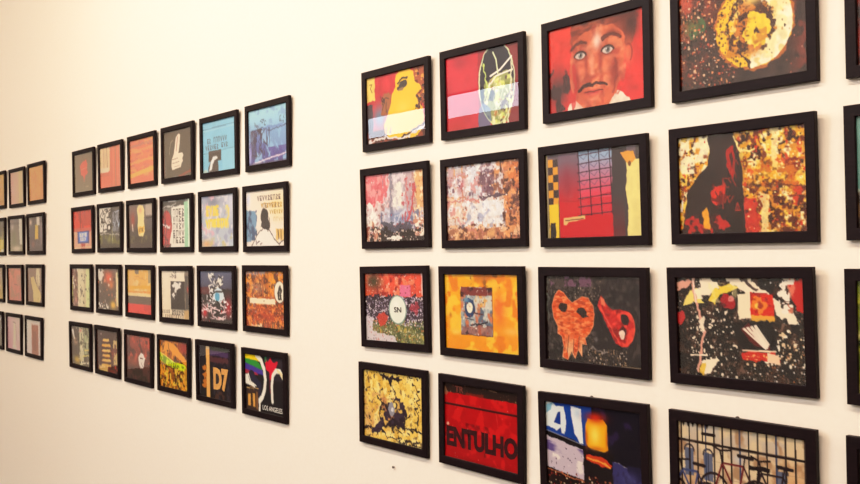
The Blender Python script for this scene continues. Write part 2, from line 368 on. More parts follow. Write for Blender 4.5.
def art_B2(p):
    p.grad((196,150,140),(190,124,88)); p.tex((226,170,120),.5,12); p.tex((110,60,58),.58,13)
    rng = p.rng
    for r in range(7):
        for c in range(9):
            u0, v0 = c/9+.012*rng.rand(), r/7+.02*rng.rand(); u1, v1 = u0+.1, v0+.125
            if c >= 7 or (c == 6 and r < 3): col = [(200,112,66),(176,90,56),(220,144,86),(120,62,54)][rng.randint(4)]
            elif r < 3 and c < 4: col = [(214,222,238),(198,208,228),(232,234,242),(196,170,190)][rng.randint(4)]
            elif r < 3: col = [(120,84,108),(156,116,138),(94,70,94),(200,180,200)][rng.randint(4)]
            elif r < 6: col = [(232,236,242),(224,228,238),(240,234,230),(232,206,192)][rng.randint(4)]
            else: col = [(200,130,90),(166,98,72),(210,156,104),(140,80,66)][rng.randint(4)]
            p.rect(u0,v0,u1,v1,col,.75,rough=.05)
    p.rect(.26,.5,.8,.82,(234,238,246),.8,rough=.08); p.rect(.3,.02,.46,.48,(214,224,240),.8,rough=.06); p.rect(.42,.02,.5,.1,(242,244,248),rough=.03)
    p.rect(.48,.05,.6,.42,(110,72,98),.6,rough=.08); p.soft(.2,.24,.06,.14,(180,76,96),.8); p.rect(.0,.5,.26,.62,(236,206,190),.8,rough=.08); p.tex((236,240,250),.52,11,p.rm(0,.0,.78,.82),.8); p.tex((206,130,130),.6,13,p.rm(0,.1,.5,1),.7)
    p.line([(.46,.45),(.82,.43)],.04,(70,52,76),.9,.06); p.line([(0,.47),(.45,.48)],.02,(206,120,120),.8,.06)
    p.ell(.94,.17,.09,.14,(214,118,58),.9,rough=.05); p.tex((240,166,104),.5,14,p.rm(.78,0,1,1),.8); p.tex((80,38,38),.57,15,p.rm(.74,0,1,1))
    p.tex((100,52,44),.55,15,p.rm(0,.8,1,1,.04)); p.tex((236,190,150),.58,15,p.rm(0,.8,1,1)); p.tex((136,148,190),.6,10,p.rm(.2,.5,.8,.85),.6); p.tex((96,64,90),.62,14,p.rm(0,0,.7,.5),.8)
    p.specks(260,[(246,240,236),(100,54,62),(214,130,90),(70,46,56)],.003,.011); p.shade(.1,26)
def art_C2(p):
    p.grad((112,96,108),(60,40,44)); p.shade(.12,5)
    p.grad((120,96,116),(206,24,40),.1,.6,m=p.rm(.14,-.1,.74,1.1)); p.soft(.23,.36,.06,.22,(146,40,60),.6)
    p.grad((150,176,208),(226,64,92),.08,.5,m=p.rm(.36,-.1,.72,.72)); p.rect(.36,.55,.72,.74,(206,30,50),.7)
    for u in (.36,.47,.58,.69): p.line([(u,-.02),(u+.02,.75)],.017,(54,26,44),.9)
    for k in range(8): p.line([(.35,.05+k*.1),(.71,.02+k*.1)],.014,(60,30,52),.85)
    for k in range(4):
        for c in range(3): p.line([(.38+c*.11,.06+k*.1),(.42+c*.11,.1+k*.1),(.455+c*.11,.05+k*.1)],.008,(80,70,110),.7)
    p.rect(.15,.76,.72,1.1,(204,14,34)); p.line([(.15,.56),(.32,.58),(.7,.5)],.01,(150,20,40),.7)
    p.rect(.71,-.1,.86,1.1,(66,56,60),rough=.02); p.grad((66,58,62),(120,34,44),.5,1,m=p.rm(.71,.5,.83,1.1),alpha=.7)
    for k in range(6):                                                                        # chequered strip
        for c in range(2): p.rect(.02+c*.055,.06+k*.092,.02+(c+1)*.055,.06+(k+1)*.092,(232,160,44) if (k+c) % 2 == 0 else (62,44,44),rough=.008)
    p.rect(.02,.6,.13,1.1,(240,202,40),rough=.015); p.rect(-.1,-.1,.015,1.1,(206,196,160)); p.rect(.03,.82,.09,1.1,(40,30,34),rough=.02)
    p.poly([(.18,.77),(.42,.75),(.42,.79),(.24,.82),(.21,.86),(.18,.85)],(226,190,120),rough=.01); p.line([(.2,.8),(.4,.785)],.012,(110,60,40))
    p.poly([(.86,.14),(1.1,.16),(1.1,1.1),(.86,1.1),(.855,.9),(.87,.7),(.845,.5),(.86,.3)],(236,222,142),rough=.02); p.poly([(.8,.06),(.93,.06),(.95,.16),(.88,.22),(.84,.14)],(232,160,60),rough=.02)
    p.ell(.89,.2,.015,.03,(110,70,40)); p.shade(.06,10,m=p.rm(.85,.1,1,1)); p.rect(.95,-.1,1.1,.16,(82,74,74))
def art_D2(p):
    p.grad((230,158,40),(206,128,36)); p.tex((252,214,80),.46,12); p.tex((255,242,186),.58,15); p.tex((120,46,16),.52,14); p.tex((54,20,10),.58,17); p.tex((214,56,20),.63,14); p.tex((240,170,30),.6,20)
    p.rect(.75,-.1,.79,.36,(250,232,166),.85,rough=.06); p.rect(.53,.66,.64,1.1,(204,34,26),.85,rough=.1); p.tex((110,20,16),.55,14,p.rm(.53,.66,.66,1),.8); p.rect(.66,.6,.71,1.1,(254,230,156),.85,rough=.08)
    p.tex((84,26,14),.45,15,p.rm(.73,.66,1,1),.9); p.ell(.9,.36,.05,.08,(126,26,18),.9,rough=.08); p.tex((254,246,212),.44,12,p.rm(0,0,.26,.38),.9); p.soft(.72,.42,.16,.12,(246,186,36),.6); p.tex((206,110,20),.55,16,p.rm(.5,.3,1,.6))
    p.line([(.55,.58),(.75,.52),(1,.58)],.03,(84,30,12),.7,.1); p.specks(420,[(255,238,160),(60,20,10),(236,160,30),(200,44,18)],.003,.013)
    p.poly([(.245,.05),(.26,-.1),(.44,-.1),(.49,.13),(.52,.36),(.535,1.1),(-.1,1.1),(.02,.94),(.04,.8),(.06,.58),(.15,.42),(.24,.31),(.26,.14)],(48,30,27),rough=.02)
    p.soft(.43,.3,.1,.3,(64,46,44),.6); p.tex((30,18,18),.56,9,p.rm(.05,.3,.5,1),.6)
    p.poly([(.4,.16),(.44,.12),(.47,.25),(.46,.4),(.44,.46),(.4,.34)],(176,34,26),rough=.03); p.poly([(.42,.22),(.44,.19),(.455,.27),(.44,.36)],(66,34,32))
    p.poly([(.27,.56),(.31,.53),(.33,.55),(.36,.5),(.38,.53),(.36,.66),(.31,.74),(.28,.68)],(214,44,26),rough=.04); p.line([(.3,.58),(.33,.66),(.34,.58)],.012,(60,30,28)); p.tex((110,24,20),.55,16,p.rm(.26,.5,.39,.75))
    p.scribble(.36,.45,.5,.78,10,.01,(176,50,36),.9); p.scribble(.4,.1,.5,.5,3,.01,(150,50,40))
    p.poly([(.04,.92),(.1,.8),(.16,.84),(.2,.9),(.3,.86),(.4,.84),(.38,.94),(.2,.98),(.06,1)],(190,34,28),rough=.09); p.tex((70,26,24),.52,15,p.rm(.02,.8,.4,1)); p.poly([(.19,.77),(.22,.74),(.25,.86),(.25,.96),(.2,.94)],(244,166,30),rough=.03)
    p.line([(.46,.03),(.5,.16),(.55,.21),(.62,.18)],.02,(252,232,150),rough=.04); p.line([(.02,.66),(.01,.76)],.02,W_); p.shade(.1,26)
def art_A3(p):
    p.grad((226,74,52),(222,84,64)); p.shade(.15,6); p.tex((240,130,96),.55,7); p.tex((160,34,34),.6,8)
    p.soft(.15,.12,.16,.14,(66,62,40),1); p.soft(.05,.34,.08,.1,(232,96,40),.8)
    p.rect(-.1,.33,1.1,1.1,(58,40,58),rough=.1); p.tex((40,26,44),.5,8,p.rm(0,.34,1,.7))
    p.rect(-.1,.72,1.1,1.1,(112,116,72),rough=.14); p.tex((70,84,50),.5,9,p.rm(0,.7,1,1)); p.tex((190,170,80),.6,10,p.rm(.2,.75,1,1))
    p.rect(.6,.17,.78,.34,(226,112,166),.85,rough=.02)
    p.specks(560,[(236,228,232),(214,206,226),(196,180,200),(150,140,170)],.006,.017,(0,.34,1,.76)); p.specks(420,[(226,220,190),(150,160,90),(60,70,40),(200,120,70)],.006,.016,(.1,.68,1,1))
    p.specks(120,[(236,180,160),(120,40,40),(232,226,220)],.005,.014,(0,0,1,.36))
    p.ell(.29,.67,.09,.09,(206,62,48),.9,rough=.07); p.ell(.84,.5,.08,.08,(190,50,66),.7,rough=.08)
    p.poly([(-.1,.64),(.12,.66),(.1,.86),(.5,.93),(.62,1.1),(-.1,1.1)],(222,214,226),.9,rough=.06); p.specks(60,[(120,100,110),(200,110,100)],.006,.014,(0,.66,.5,1))
    p.rect(.95,-.1,1.1,.3,(226,206,206),.8,rough=.04)
    p.ell(.555,.53,.15,.215,(126,160,150),rough=.01); p.ell(.555,.53,.135,.195,(232,238,228)); p.soft(.53,.46,.07,.1,(250,250,244),.8)
def art_B3(p):
    p.grad((250,176,22),(244,150,20)); p.tex((252,196,50),.5,5); p.tex((236,130,16),.56,5); p.shade(.05,12)
    p.soft(.74,.45,.1,.25,(238,110,40),.9); p.soft(.9,.72,.12,.06,(252,190,90),.9); p.soft(.15,.78,.1,.04,(252,206,90),.9)
    p.tex((150,90,30),.56,10,p.rm(.36,-.1,.78,.16,.06)); p.soft(.55,.04,.14,.06,(190,110,40),.8); p.soft(.07,.55,.02,.04,(190,110,20),.9)
    p.rect(.22,.17,.655,.8,(154,168,176),rough=.014); m = p.rm(.22,.17,.655,.8)
    p.tex((206,206,196),.5,8,m); p.tex((96,110,130),.58,9,m); p.tex((206,120,84),.6,8,m); p.tex((226,170,90),.58,7,p.rm(.42,.25,.6,.5))
    p.rect(.22,.17,.655,.28,(122,36,34),.85,rough=.03); p.tex((60,24,34),.55,10,p.rm(.22,.17,.655,.3)); p.rect(.22,.68,.655,.8,(150,70,60),.6,rough=.05); p.tex((70,40,50),.56,10,p.rm(.22,.66,.655,.8))
    p.ell(.345,.44,.075,.13,(40,62,106),rough=.03); p.ell(.345,.44,.043,.072,(240,236,214),rough=.01); p.soft(.3,.34,.05,.05,(110,170,206),.8)
    p.line([(.36,.68),(.46,.65),(.58,.63)],.024,(44,36,50),rough=.03); p.line([(.4,.5),(.52,.52)],.016,(90,50,60),rough=.02); p.line([(.3,.58),(.4,.6)],.014,(60,60,80),rough=.02)
    p.line([(.22,.8),(.655,.8),(.655,.17)],.012,(90,60,40),.8,.01); p.specks(60,[(230,226,214),(60,50,60),(170,70,60)],.005,.013,(.22,.17,.65,.8))
def art_C3(p):
    p.grad((36,25,29),(27,19,23)); p.tex((64,52,50),.54,16); p.tex((18,12,15),.55,9); p.tex((84,74,70),.6,22,p.rm(0,0,.52,1))
    p.specks(620,[(120,104,96),(170,146,120),(84,74,72),(70,86,74)],.002,.008,(0,0,.52,1)); p.specks(300,[(110,104,104),(74,66,70)],.002,.006,(.5,0,1,1))
    p.specks(130,[(200,166,120),(232,216,196),(150,116,84)],.003,.010,(.45,.82,.85,1)); p.specks(60,[(170,150,120),(206,190,160)],.003,.008,(.3,.05,.6,.3)); p.line([(.01,.02),(.02,.5)],.03,(96,100,92),.7,.06); p.line([(.5,.82),(.62,.86)],.025,(150,140,134),.8,.06); p.soft(.54,.72,.025,.04,(130,124,120),.8)
    p.tex((112,74,100),.56,11,p.rm(.05,0,.5,.12)); p.line([(.8,1.0),(1,1.0)],.014,(200,170,126),.8)
    O = (222,84,32)
    pts = [(.1,.22),(.145,.165),(.2,.2),(.25,.27),(.29,.31),(.34,.28),(.4,.235),(.46,.245),(.51,.33),(.525,.43),(.515,.56),(.47,.66),(.42,.71),(.44,.79),(.39,.78),(.385,.93),(.345,.85),(.31,.96),(.27,.88),(.23,.985),(.17,.955),(.19,.83),(.165,.71),(.12,.68),(.125,.6),(.08,.5),(.06,.36)]
    p.poly(pts,O,rough=.012); m = p.pm(pts)
    p.tex((246,146,84),.5,22,m,.9,sv=2.2,su=.7); p.tex((180,54,20),.56,22,m,.9,sv=2.2,su=.7); p.soft(.22,.5,.06,.1,(236,120,64),.4)
    p.tex((240,190,140),.48,6,m*np.clip((p.V-.66)*5,0,1),.9,su=3,sv=.6); p.line(pts+[pts[0]],.011,(244,164,116),.7,.01)
    for u0,v0,u1,v1 in ((.245,.7,.225,.9),(.3,.74,.29,.9),(.36,.7,.345,.85)): p.line([(u0,v0),(u1,v1)],.012,(110,36,22),.8)
    p.ell(.185,.37,.05,.052,(40,24,22),rough=.03,rot=.15); p.ell(.395,.415,.055,.05,(38,24,24),rough=.03,rot=.5); p.poly([(.42,.43),(.47,.46),(.42,.475)],(38,24,24))
    q = [(.575,.27),(.6,.215),(.63,.25),(.65,.31),(.72,.37),(.78,.36),(.88,.39),(.92,.46),(.935,.58),(.91,.7),(.86,.77),(.8,.78),(.74,.74),(.68,.61),(.62,.45),(.56,.33)]
    p.poly(q,(200,22,24),rough=.015); mq = p.pm(q); p.tex((146,10,16),.53,11,mq); p.tex((236,66,50),.57,12,mq)
    p.poly([(.59,.23),(.63,.26),(.645,.33),(.6,.31)],(240,130,90),.9,.03); p.line([(.6,.36),(.7,.58),(.78,.74)],.016,(240,96,70),.8,.02); p.arc(.86,.56,.07,.17,-80,80,.014,(240,100,70),.8)
    p.poly([(.8,.42),(.86,.42),(.885,.47),(.87,.54),(.82,.53),(.8,.5)],(36,20,22),rough=.02); p.ell(.81,.63,.04,.07,(76,18,22),rough=.03); p.ell(.805,.645,.03,.05,(244,214,196),rough=.03); p.shade(.1,26)
def art_D3(p):
    p.grad((17,9,9),(15,8,8)); p.tex((60,36,28),.56,16); p.tex((150,112,92),.68,24,alpha=.7)
    C = (250,236,212)
    p.specks(900,[(240,226,206),(170,130,106),(96,64,54),(252,246,236),(130,110,96)],.002,.0085); p.specks(90,[(250,242,222),(230,204,164)],.009,.022,(.55,.5,1,.85)); p.specks(100,[(244,230,206)],.006,.017,(.1,.3,.5,1)); p.specks(120,[(200,120,60),(180,150,120)],.003,.008,(.6,.6,1,1))
    p.poly([(.0,.06),(.1,.02),(.14,.05),(.07,.1),(.0,.12)],(230,166,146),rough=.04); p.ell(.02,.42,.03,.08,(196,34,36),rough=.05)
    p.poly([(.05,.28),(.1,.14),(.16,.1),(.21,.14),(.22,.25),(.16,.26),(.1,.27)],(244,222,120),rough=.04); p.poly([(.13,.12),(.2,.1),(.22,.22),(.16,.2)],(252,244,222),.9,.04)
    p.poly([(.19,.05),(.27,.0),(.34,.04),(.36,.12),(.28,.18),(.2,.2)],C,rough=.06); p.poly([(.27,.22),(.32,.1),(.44,.06),(.52,.08),(.46,.14),(.36,.16),(.32,.26)],(244,212,70),rough=.05); p.tex((250,240,170),.55,12,p.rm(.27,.05,.52,.25),.5)
    p.ell(.42,.24,.075,.055,(170,22,34),rough=.06,rot=.3); p.ell(.45,.2,.025,.03,(244,160,150),.8,.04); p.tex((70,10,16),.58,14,p.rm(.35,.18,.5,.32),.7)
    p.poly([(.34,-.1),(.52,-.1),(.62,.04),(.74,.12),(.78,.2),(.86,.3),(.95,.34),(.97,.41),(.9,.44),(.8,.36),(.7,.2),(.56,.11),(.44,.06)],C,rough=.06); p.line([(.53,0),(.66,.12)],.035,(50,28,24),.9,.04)
    p.poly([(.5,.16),(.62,.14),(.61,.4),(.505,.41)],(248,232,202),rough=.025); p.poly([(.605,.14),(.775,.16),(.78,.39),(.6,.39)],(220,34,14),rough=.02); p.ell(.67,.25,.045,.07,(244,140,30),.9,.08); p.ell(.66,.27,.02,.04,(254,214,80),.9,.05); p.rect(.6,.36,.78,.42,(244,186,60),.9,.03); p.tex((150,14,10),.58,14,p.rm(.6,.14,.78,.36),.8)
    p.poly([(.88,.0),(.99,.0),(1.01,.34),(.93,.3)],(200,28,22),rough=.06); p.tex((240,140,110),.56,13,p.rm(.88,0,1,.33),.8); p.specks(40,[(250,240,226)],.01,.032,(.82,0,.92,.32))
    p.poly([(.44,.45),(.78,.42),(.8,.72),(.56,.76),(.48,.62)],(17,9,10),rough=.05); p.poly([(.52,.5),(.58,.44),(.72,.62),(.74,.7),(.62,.66)],(96,18,16),rough=.03)
    for k in range(4): p.poly([(.53+.03*k,.5-.012*k),(.55+.03*k,.49-.012*k),(.72+.006*k,.7-.02*k),(.7,.69)],(248,236,218),.95)
    p.poly([(.52,.72),(.78,.71),(.81,.82),(.52,.8)],(210,34,20),rough=.03); p.poly([(.72,.73),(.8,.73),(.81,.83),(.72,.81)],(250,214,180),rough=.025); p.line([(.53,.715),(.78,.705)],.016,(248,226,196)); p.specks(14,[(250,190,110)],.005,.012,(.53,.74,.72,.8))
    p.line([(.14,.02),(.16,.25),(.19,.36),(.19,.48),(.22,.56),(.19,.72),(.16,.95)],.032,(226,166,146),rough=.03); p.ell(.2,.47,.035,.07,C,.95,.06); p.line([(.14,.02),(.16,.25)],.018,(248,222,206)); p.line([(.1,.8),(.24,.79)],.016,C)
    p.poly([(.17,.96),(.21,.84),(.32,.8),(.34,.83),(.26,.97),(.22,1.0)],C,rough=.04); p.poly([(.17,.97),(.19,.88),(.22,.88),(.21,1)],(238,196,60),.9,.03)
def art_A4(p):
    p.grad((246,214,112),(242,206,98)); p.tex((226,182,76),.56,9); p.tex((252,232,150),.54,10); p.soft(.08,.75,.12,.25,(216,160,100),.7); p.tex((206,150,100),.6,13,p.rm(0,.3,.4,.9),.6)
    K = (42,32,40)
    p.tex(K,.71,14,alpha=.9); p.tex((110,84,60),.66,16,alpha=.7); p.specks(260,[K,(100,74,54),(136,104,66)],.002,.009)
    p.poly([(.28,.03),(.42,.05),(.48,.02),(.66,.05),(.58,.12),(.52,.1),(.46,.2),(.42,.12),(.34,.1)],K,rough=.09); p.line([(.5,.1),(.48,.2),(.54,.28)],.016,K,.9,.08)
    p.poly([(.5,.42),(.56,.33),(.63,.36),(.7,.46),(.72,.6),(.66,.74),(.56,.76),(.44,.78),(.36,.74),(.3,.86),(.16,.94),(.1,.9),(.26,.74),(.34,.62),(.38,.5),(.42,.44)],(62,48,64),rough=.09)
    p.tex(K,.48,14,p.em(.5,.62,.24,.25),.9); p.tex((226,186,96),.58,14,p.em(.5,.62,.24,.25)); p.tex((206,140,90),.62,12,p.em(.4,.5,.2,.2),.8)
    p.ell(.48,.53,.05,.11,(150,150,164),rough=.04,rot=.2); p.ell(.49,.53,.018,.04,(220,220,224),rough=.03); p.ell(.53,.46,.025,.035,(240,220,130),rough=.03); p.soft(.36,.44,.05,.05,(210,146,90),.7)
    p.line([(.24,.36),(.34,.46),(.4,.52)],.026,K,.9,.08); p.line([(.72,.62),(.78,.56)],.03,K,rough=.06)
    p.line([(.3,.78),(.6,.76),(.8,.78),(1.02,.79)],.026,K,.95,.08); p.scribble(.55,.72,.8,.86,7,.01,K)
    p.line([(.83,.13),(.93,.18),(.9,.24),(.95,.3),(.89,.34),(.93,.4),(.88,.46),(.92,.54),(.9,.7)],.02,K,.95,.06); p.specks(40,[K],.003,.012,(.84,.3,.96,.75))
    p.line([(.02,.85),(.3,.88),(.4,.95),(.64,.97),(.98,.98)],.024,K,.9,.1); p.line([(.68,.95),(.95,.95)],.04,K,.9,.09); p.line([(.02,.3),(.1,.26)],.014,K,rough=.03); p.tex(K,.58,14,p.rm(0,.84,.35,1)); p.specks(30,[K],.006,.02,(0,.0,1,.06))
def art_B4(p):
    p.grad((184,4,14),(172,4,12)); p.shade(.08,7); p.tex((206,16,20),.56,6)
    p.grad((34,20,17),(44,24,20),0,.15,m=p.rm(-.1,-.1,1.1,.13,.015)); p.specks(60,[(90,60,46),(120,50,34),(150,110,80)],.003,.009,(0,.0,1,.15)); p.line([(.62,.02),(.72,.03)],.012,(120,90,70)); p.rect(.3,.1,.55,.135,(150,40,26),.6,.03)
    p.poly([(-.1,.13),(.0,.05),(.06,.13),(.02,.18),(-.1,.18)],(150,110,80),.7,.04)
    p.line([(-.02,.285),(1.02,.285)],.03,(52,10,14)); p.line([(-.02,.265),(1.02,.268)],.006,(214,40,40),.6)
    p.specks(22,[(226,80,70),(232,150,130)],.003,.008,(0,.2,1,1)); p.line([(.71,.3),(.73,.47)],.01,(222,60,50),.7,.02); p.ell(.04,.56,.02,.02,(230,200,170),.8,.02)
    p.soft(.5,1.02,.6,.05,(110,4,10),.6); p.tex((90,6,14),.64,8,p.rm(0,.5,1,.9),.6)
def art_C4(p):
    p.grad((14,8,26),(20,10,22)); p.tex((38,24,60),.6,5)
    p.poly([(-.1,-.1),(.5,-.1),(.5,.2),(.44,.46),(-.1,.36)],(16,62,160)); p.shade(.1,5)
    p.poly([(.0,.0),(.06,.0),(.12,.05),(.2,.03),(.22,.2),(.2,.36),(.13,.34),(.02,.3),(-.02,.3),(-.02,.18)],(226,236,240),rough=.03); p.poly([(.08,.24),(.13,.12),(.16,.1),(.16,.26)],(14,50,140),rough=.012); p.poly([(.1,.35),(.16,.29),(.17,.36)],(14,50,140)); p.poly([(.0,.04),(.08,.0),(.06,.1),(.0,.14)],(120,180,210),.9,.03)
    p.poly([(.275,.02),(.39,.04),(.4,.44),(.37,.44),(.31,.32),(.29,.2)],(232,238,242),rough=.015); p.soft(.35,.1,.04,.06,(180,206,230),.7)
    p.poly([(-.02,.35),(.3,.41),(.45,.5),(1.02,.65),(1.02,.7),(.45,.56),(.3,.47),(-.02,.41)],(14,8,14)); p.line([(-.02,.34),(.4,.455)],.012,(150,150,170),.8); p.line([(.7,.58),(.97,.66)],.014,(190,180,190),.8,.02); p.ell(.955,.655,.014,.025,(250,240,226)); p.soft(.955,.655,.03,.04,(200,190,190),.6)
    p.poly([(-.02,.4),(.42,.52),(.42,.86),(-.02,.78)],(204,190,206),rough=.02); p.tex((96,76,140),.5,5,p.pm([(0,.46),(.42,.52),(.42,.64),(0,.58)]),1,su=.6,sv=1.5,k=6); p.tex((236,228,226),.52,7,p.pm([(0,.6),(.42,.66),(.42,.86),(0,.78)])); p.specks(30,[(60,40,70)],.004,.012,(0,.45,.4,.85))
    p.rect(.4,.5,.72,1.1,(20,9,14),rough=.02)
    p.poly([(.7,.58),(1.02,.68),(1.02,1.1),(.72,1.0)],(56,52,112),.9,rough=.03); p.tex((26,20,50),.5,6,p.rm(.7,.6,1,1)); p.soft(.88,.75,.1,.1,(84,84,156),.6)
    p.poly([(.435,.2),(.46,.14),(.62,.13),(.655,.19),(.66,.46),(.62,.5),(.46,.47),(.435,.42)],(246,176,20),rough=.012); p.soft(.53,.32,.07,.14,(255,226,90),1); p.soft(.54,.12,.12,.07,(206,40,16),1); p.soft(.44,.36,.02,.14,(206,80,16),.8); p.soft(.65,.36,.015,.14,(206,90,16),.7); p.soft(.55,.47,.1,.03,(214,110,20),.8)
    p.poly([(.43,.555),(.6,.56),(.7,.64),(.68,.68),(.5,.64),(.43,.62)],(206,56,24),rough=.025); p.line([(.44,.59),(.6,.62),(.68,.66)],.018,(246,180,70),.9,.02)
    p.poly([(-.02,.78),(.42,.87),(1,.98),(1,1.1),(-.02,1.1)],(26,8,10),rough=.02); p.specks(120,[(150,34,26),(214,120,80),(90,16,16),(232,200,160)],.004,.013,(0,.8,.7,1)); p.line([(0,.8),(.4,.88)],.012,(196,110,70),.9,.02)
def art_D4(p):
    p.grad((206,196,182),(206,168,126),0,.6); p.tex((226,206,170),.5,5); p.tex((178,140,106),.58,6); p.soft(.9,.5,.2,.3,(214,160,104),.7); p.soft(.93,.55,.05,.12,(190,110,80),.6)
    for k in range(5): p.line([(-.02,.36+k*.16),(1.02,.36+k*.16)],.006,(150,120,100),.5)
    for u,v in ((.085,.43),(.245,.45),(.82,.5)): p.rect(u-.038,v-.16,u+.038,v+.12,(98,104,130),rough=.012); p.arc(u,v-.14,.04,.06,0,180,.02,(70,60,66)); p.line([(u,v-.16),(u,v+.12)],.014,(60,60,80))
    p.soft(.49,.3,.05,.06,(200,200,206),.8)
    D = (34,22,26)
    for k in range(15): p.line([(.02+k*.069,-.05),(.022+k*.069,1.1)],.019,D if k % 4 != 3 else (54,66,100))
    p.line([(-.02,.19),(1.02,.205)],.028,D); p.line([(.2,.1),(.3,.1)],.03,D); p.line([(.2,.04),(.2,.2)],.02,D)
    for k in range(6): p.poly([(.02+k*.04,-.02),(.06+k*.04,-.02),(.04+k*.04,.055)],D)
    def bike(cx, cy, s, col, col2):
        for dx in (-.17,.17):
            p.arc(cx+dx*s,cy,.12*s,.18*s,0,360,.026,D)
            for a in range(0,180,30): p.line([(cx+dx*s+.11*s*math.cos(R(a)),cy+.165*s*math.sin(R(a))),(cx+dx*s-.11*s*math.cos(R(a)),cy-.165*s*math.sin(R(a)))],.005,(70,60,64))
        h, sd, pd = (cx-.1*s,cy-.3*s), (cx+.07*s,cy-.3*s), (cx+.02*s,cy+.02*s)
        p.line([h,sd,pd,h],.022,col); p.line([sd,(cx+.17*s,cy),pd],.018,col2); p.line([h,(cx-.17*s,cy)],.022,col); p.line([h,(cx-.115*s,cy-.42*s),(cx-.03*s,cy-.44*s)],.02,D); p.line([(cx-.115*s,cy-.42*s),(cx-.18*s,cy-.46*s)],.02,D)
        p.line([sd,(cx+.08*s,cy-.38*s)],.016,D); p.line([(cx+.03*s,cy-.4*s),(cx+.14*s,cy-.39*s)],.035,D)
    bike(.46,.66,1.0,(110,30,36),(60,28,34)); bike(.76,.68,.95,(44,30,36),(34,26,32)); bike(.1,.74,.8,(60,70,120),(40,40,70))
    p.rect(.57,.33,.73,.375,(30,20,24),rough=.02); p.line([(.65,.36),(.63,.56)],.03,D,rough=.02)
def art_E1(p):
    p.grad((30,14,16),(46,20,20)); p.tex((130,34,28),.5,6); p.specks(120,[(150,50,40),(20,10,10),(190,120,90)],.004,.02)
def art_E2(p):
    p.grad((110,166,160),(92,150,146)); p.shade(.1,6); p.rect(-.1,.66,1.1,1.1,(52,40,34),rough=.06); p.tex((110,80,50),.55,7,p.rm(0,.66,1,1)); p.line([(-.02,.66),(1.02,.62)],.02,(206,200,180),.7,.03); p.ell(.6,.5,.16,.2,(70,56,50),rough=.05)
def art_E3(p):
    p.grad((120,140,30),(90,110,30)); p.tex((206,206,60),.5,7); p.tex((40,60,20),.52,8); p.tex((236,232,150),.62,9); p.specks(200,[(214,214,70),(50,70,24),(150,170,50)],.006,.022)
def art_E4(p):
    p.grad((30,24,28),(22,16,18)); p.tex((80,70,74),.58,6); p.specks(80,[(120,110,110),(60,50,50)],.004,.014)

# ------------------------------------------------------------------ the pictures of the middle block
def art_L1(p):
    p.grad((88,80,64),(104,98,78)); p.shade(.08,4); p.soft(.5,.42,.26,.26,(150,60,46),.7)
    p.poly([(.3,.3),(.45,.2),(.62,.18),(.7,.3),(.66,.45),(.72,.5),(.55,.6),(.5,.75),(.46,.6),(.34,.55)],(224,50,36),rough=.05); p.line([(.36,.42),(.66,.38)],.02,(240,150,120)); p.line([(.48,.6),(.5,.74)],.03,(210,60,40)); p.line([(.6,.88),(.74,.87)],.025,(160,150,120))
def art_M1(p):
    p.grad((214,86,54),(206,70,50)); p.shade(.08,5); p.rect(-.1,-.1,.46,.6,(232,206,160),rough=.02)
    p.line([(.16,.0),(.18,.5)],.03,(150,90,50)); p.line([(.32,.0),(.34,.5)],.04,(140,84,50)); p.line([(.24,.05),(.24,.4)],.02,(110,60,40)); p.rect(-.1,.5,.4,.62,(250,236,206),rough=.02); p.rect(-.1,.62,.4,.72,(190,70,50))
    for k,c in enumerate(((190,70,50),(236,130,90),(150,110,84),(226,140,110),(180,150,130))): p.rect(.5+.1*k,-.1,.55+.1*k,1.1,c,.7,.015)
    p.rect(.1,.72,.5,1.1,(226,84,60),.7,.03)
def art_N1(p):
    p.grad((206,90,66),(226,100,56)); p.tex((240,160,70),.5,5,su=.7,sv=1.6); p.tex((190,70,60),.58,7,su=.6,sv=2)
    for v,c in ((.1,(160,90,90)),(.22,(240,170,90)),(.36,(216,110,60)),(.48,(246,190,70)),(.6,(206,90,70))): p.line([(-.02,v+.05),(1.02,v)],.06,c,.7,.05)
    p.line([(-.02,.82),(1.02,.7)],.1,(250,200,50),.95,.015); p.rect(-.1,.86,1.1,1.1,(216,90,60),.8,.04)
def art_O1(p):
    p.grad((64,58,50),(76,72,62)); p.shade(.12,4)
    p.poly([(.44,.16),(.54,.08),(.6,.12),(.56,.36),(.52,.5),(.66,.5),(.7,.56),(.66,.62),(.68,.68),(.63,.72),(.6,.8),(.3,.84),(.27,.76),(.28,.62),(.36,.5)],(244,232,214),rough=.012)
    p.line([(.5,.16),(.45,.44)],.03,(150,70,60)); p.line([(.3,.62),(.5,.6)],.014,(110,90,80)); p.line([(.3,.7),(.55,.68)],.014,(110,90,80)); p.line([(.36,.78),(.56,.76)],.014,(150,130,120))
    p.arc(.33,.42,.12,.22,90,200,.025,(200,196,170),.7,.03); p.line([(.55,.99),(.99,.9)],.05,(150,60,46),.9,.03); p.line([(0,.2),(.02,.95)],.03,(150,110,104),.8,.02)
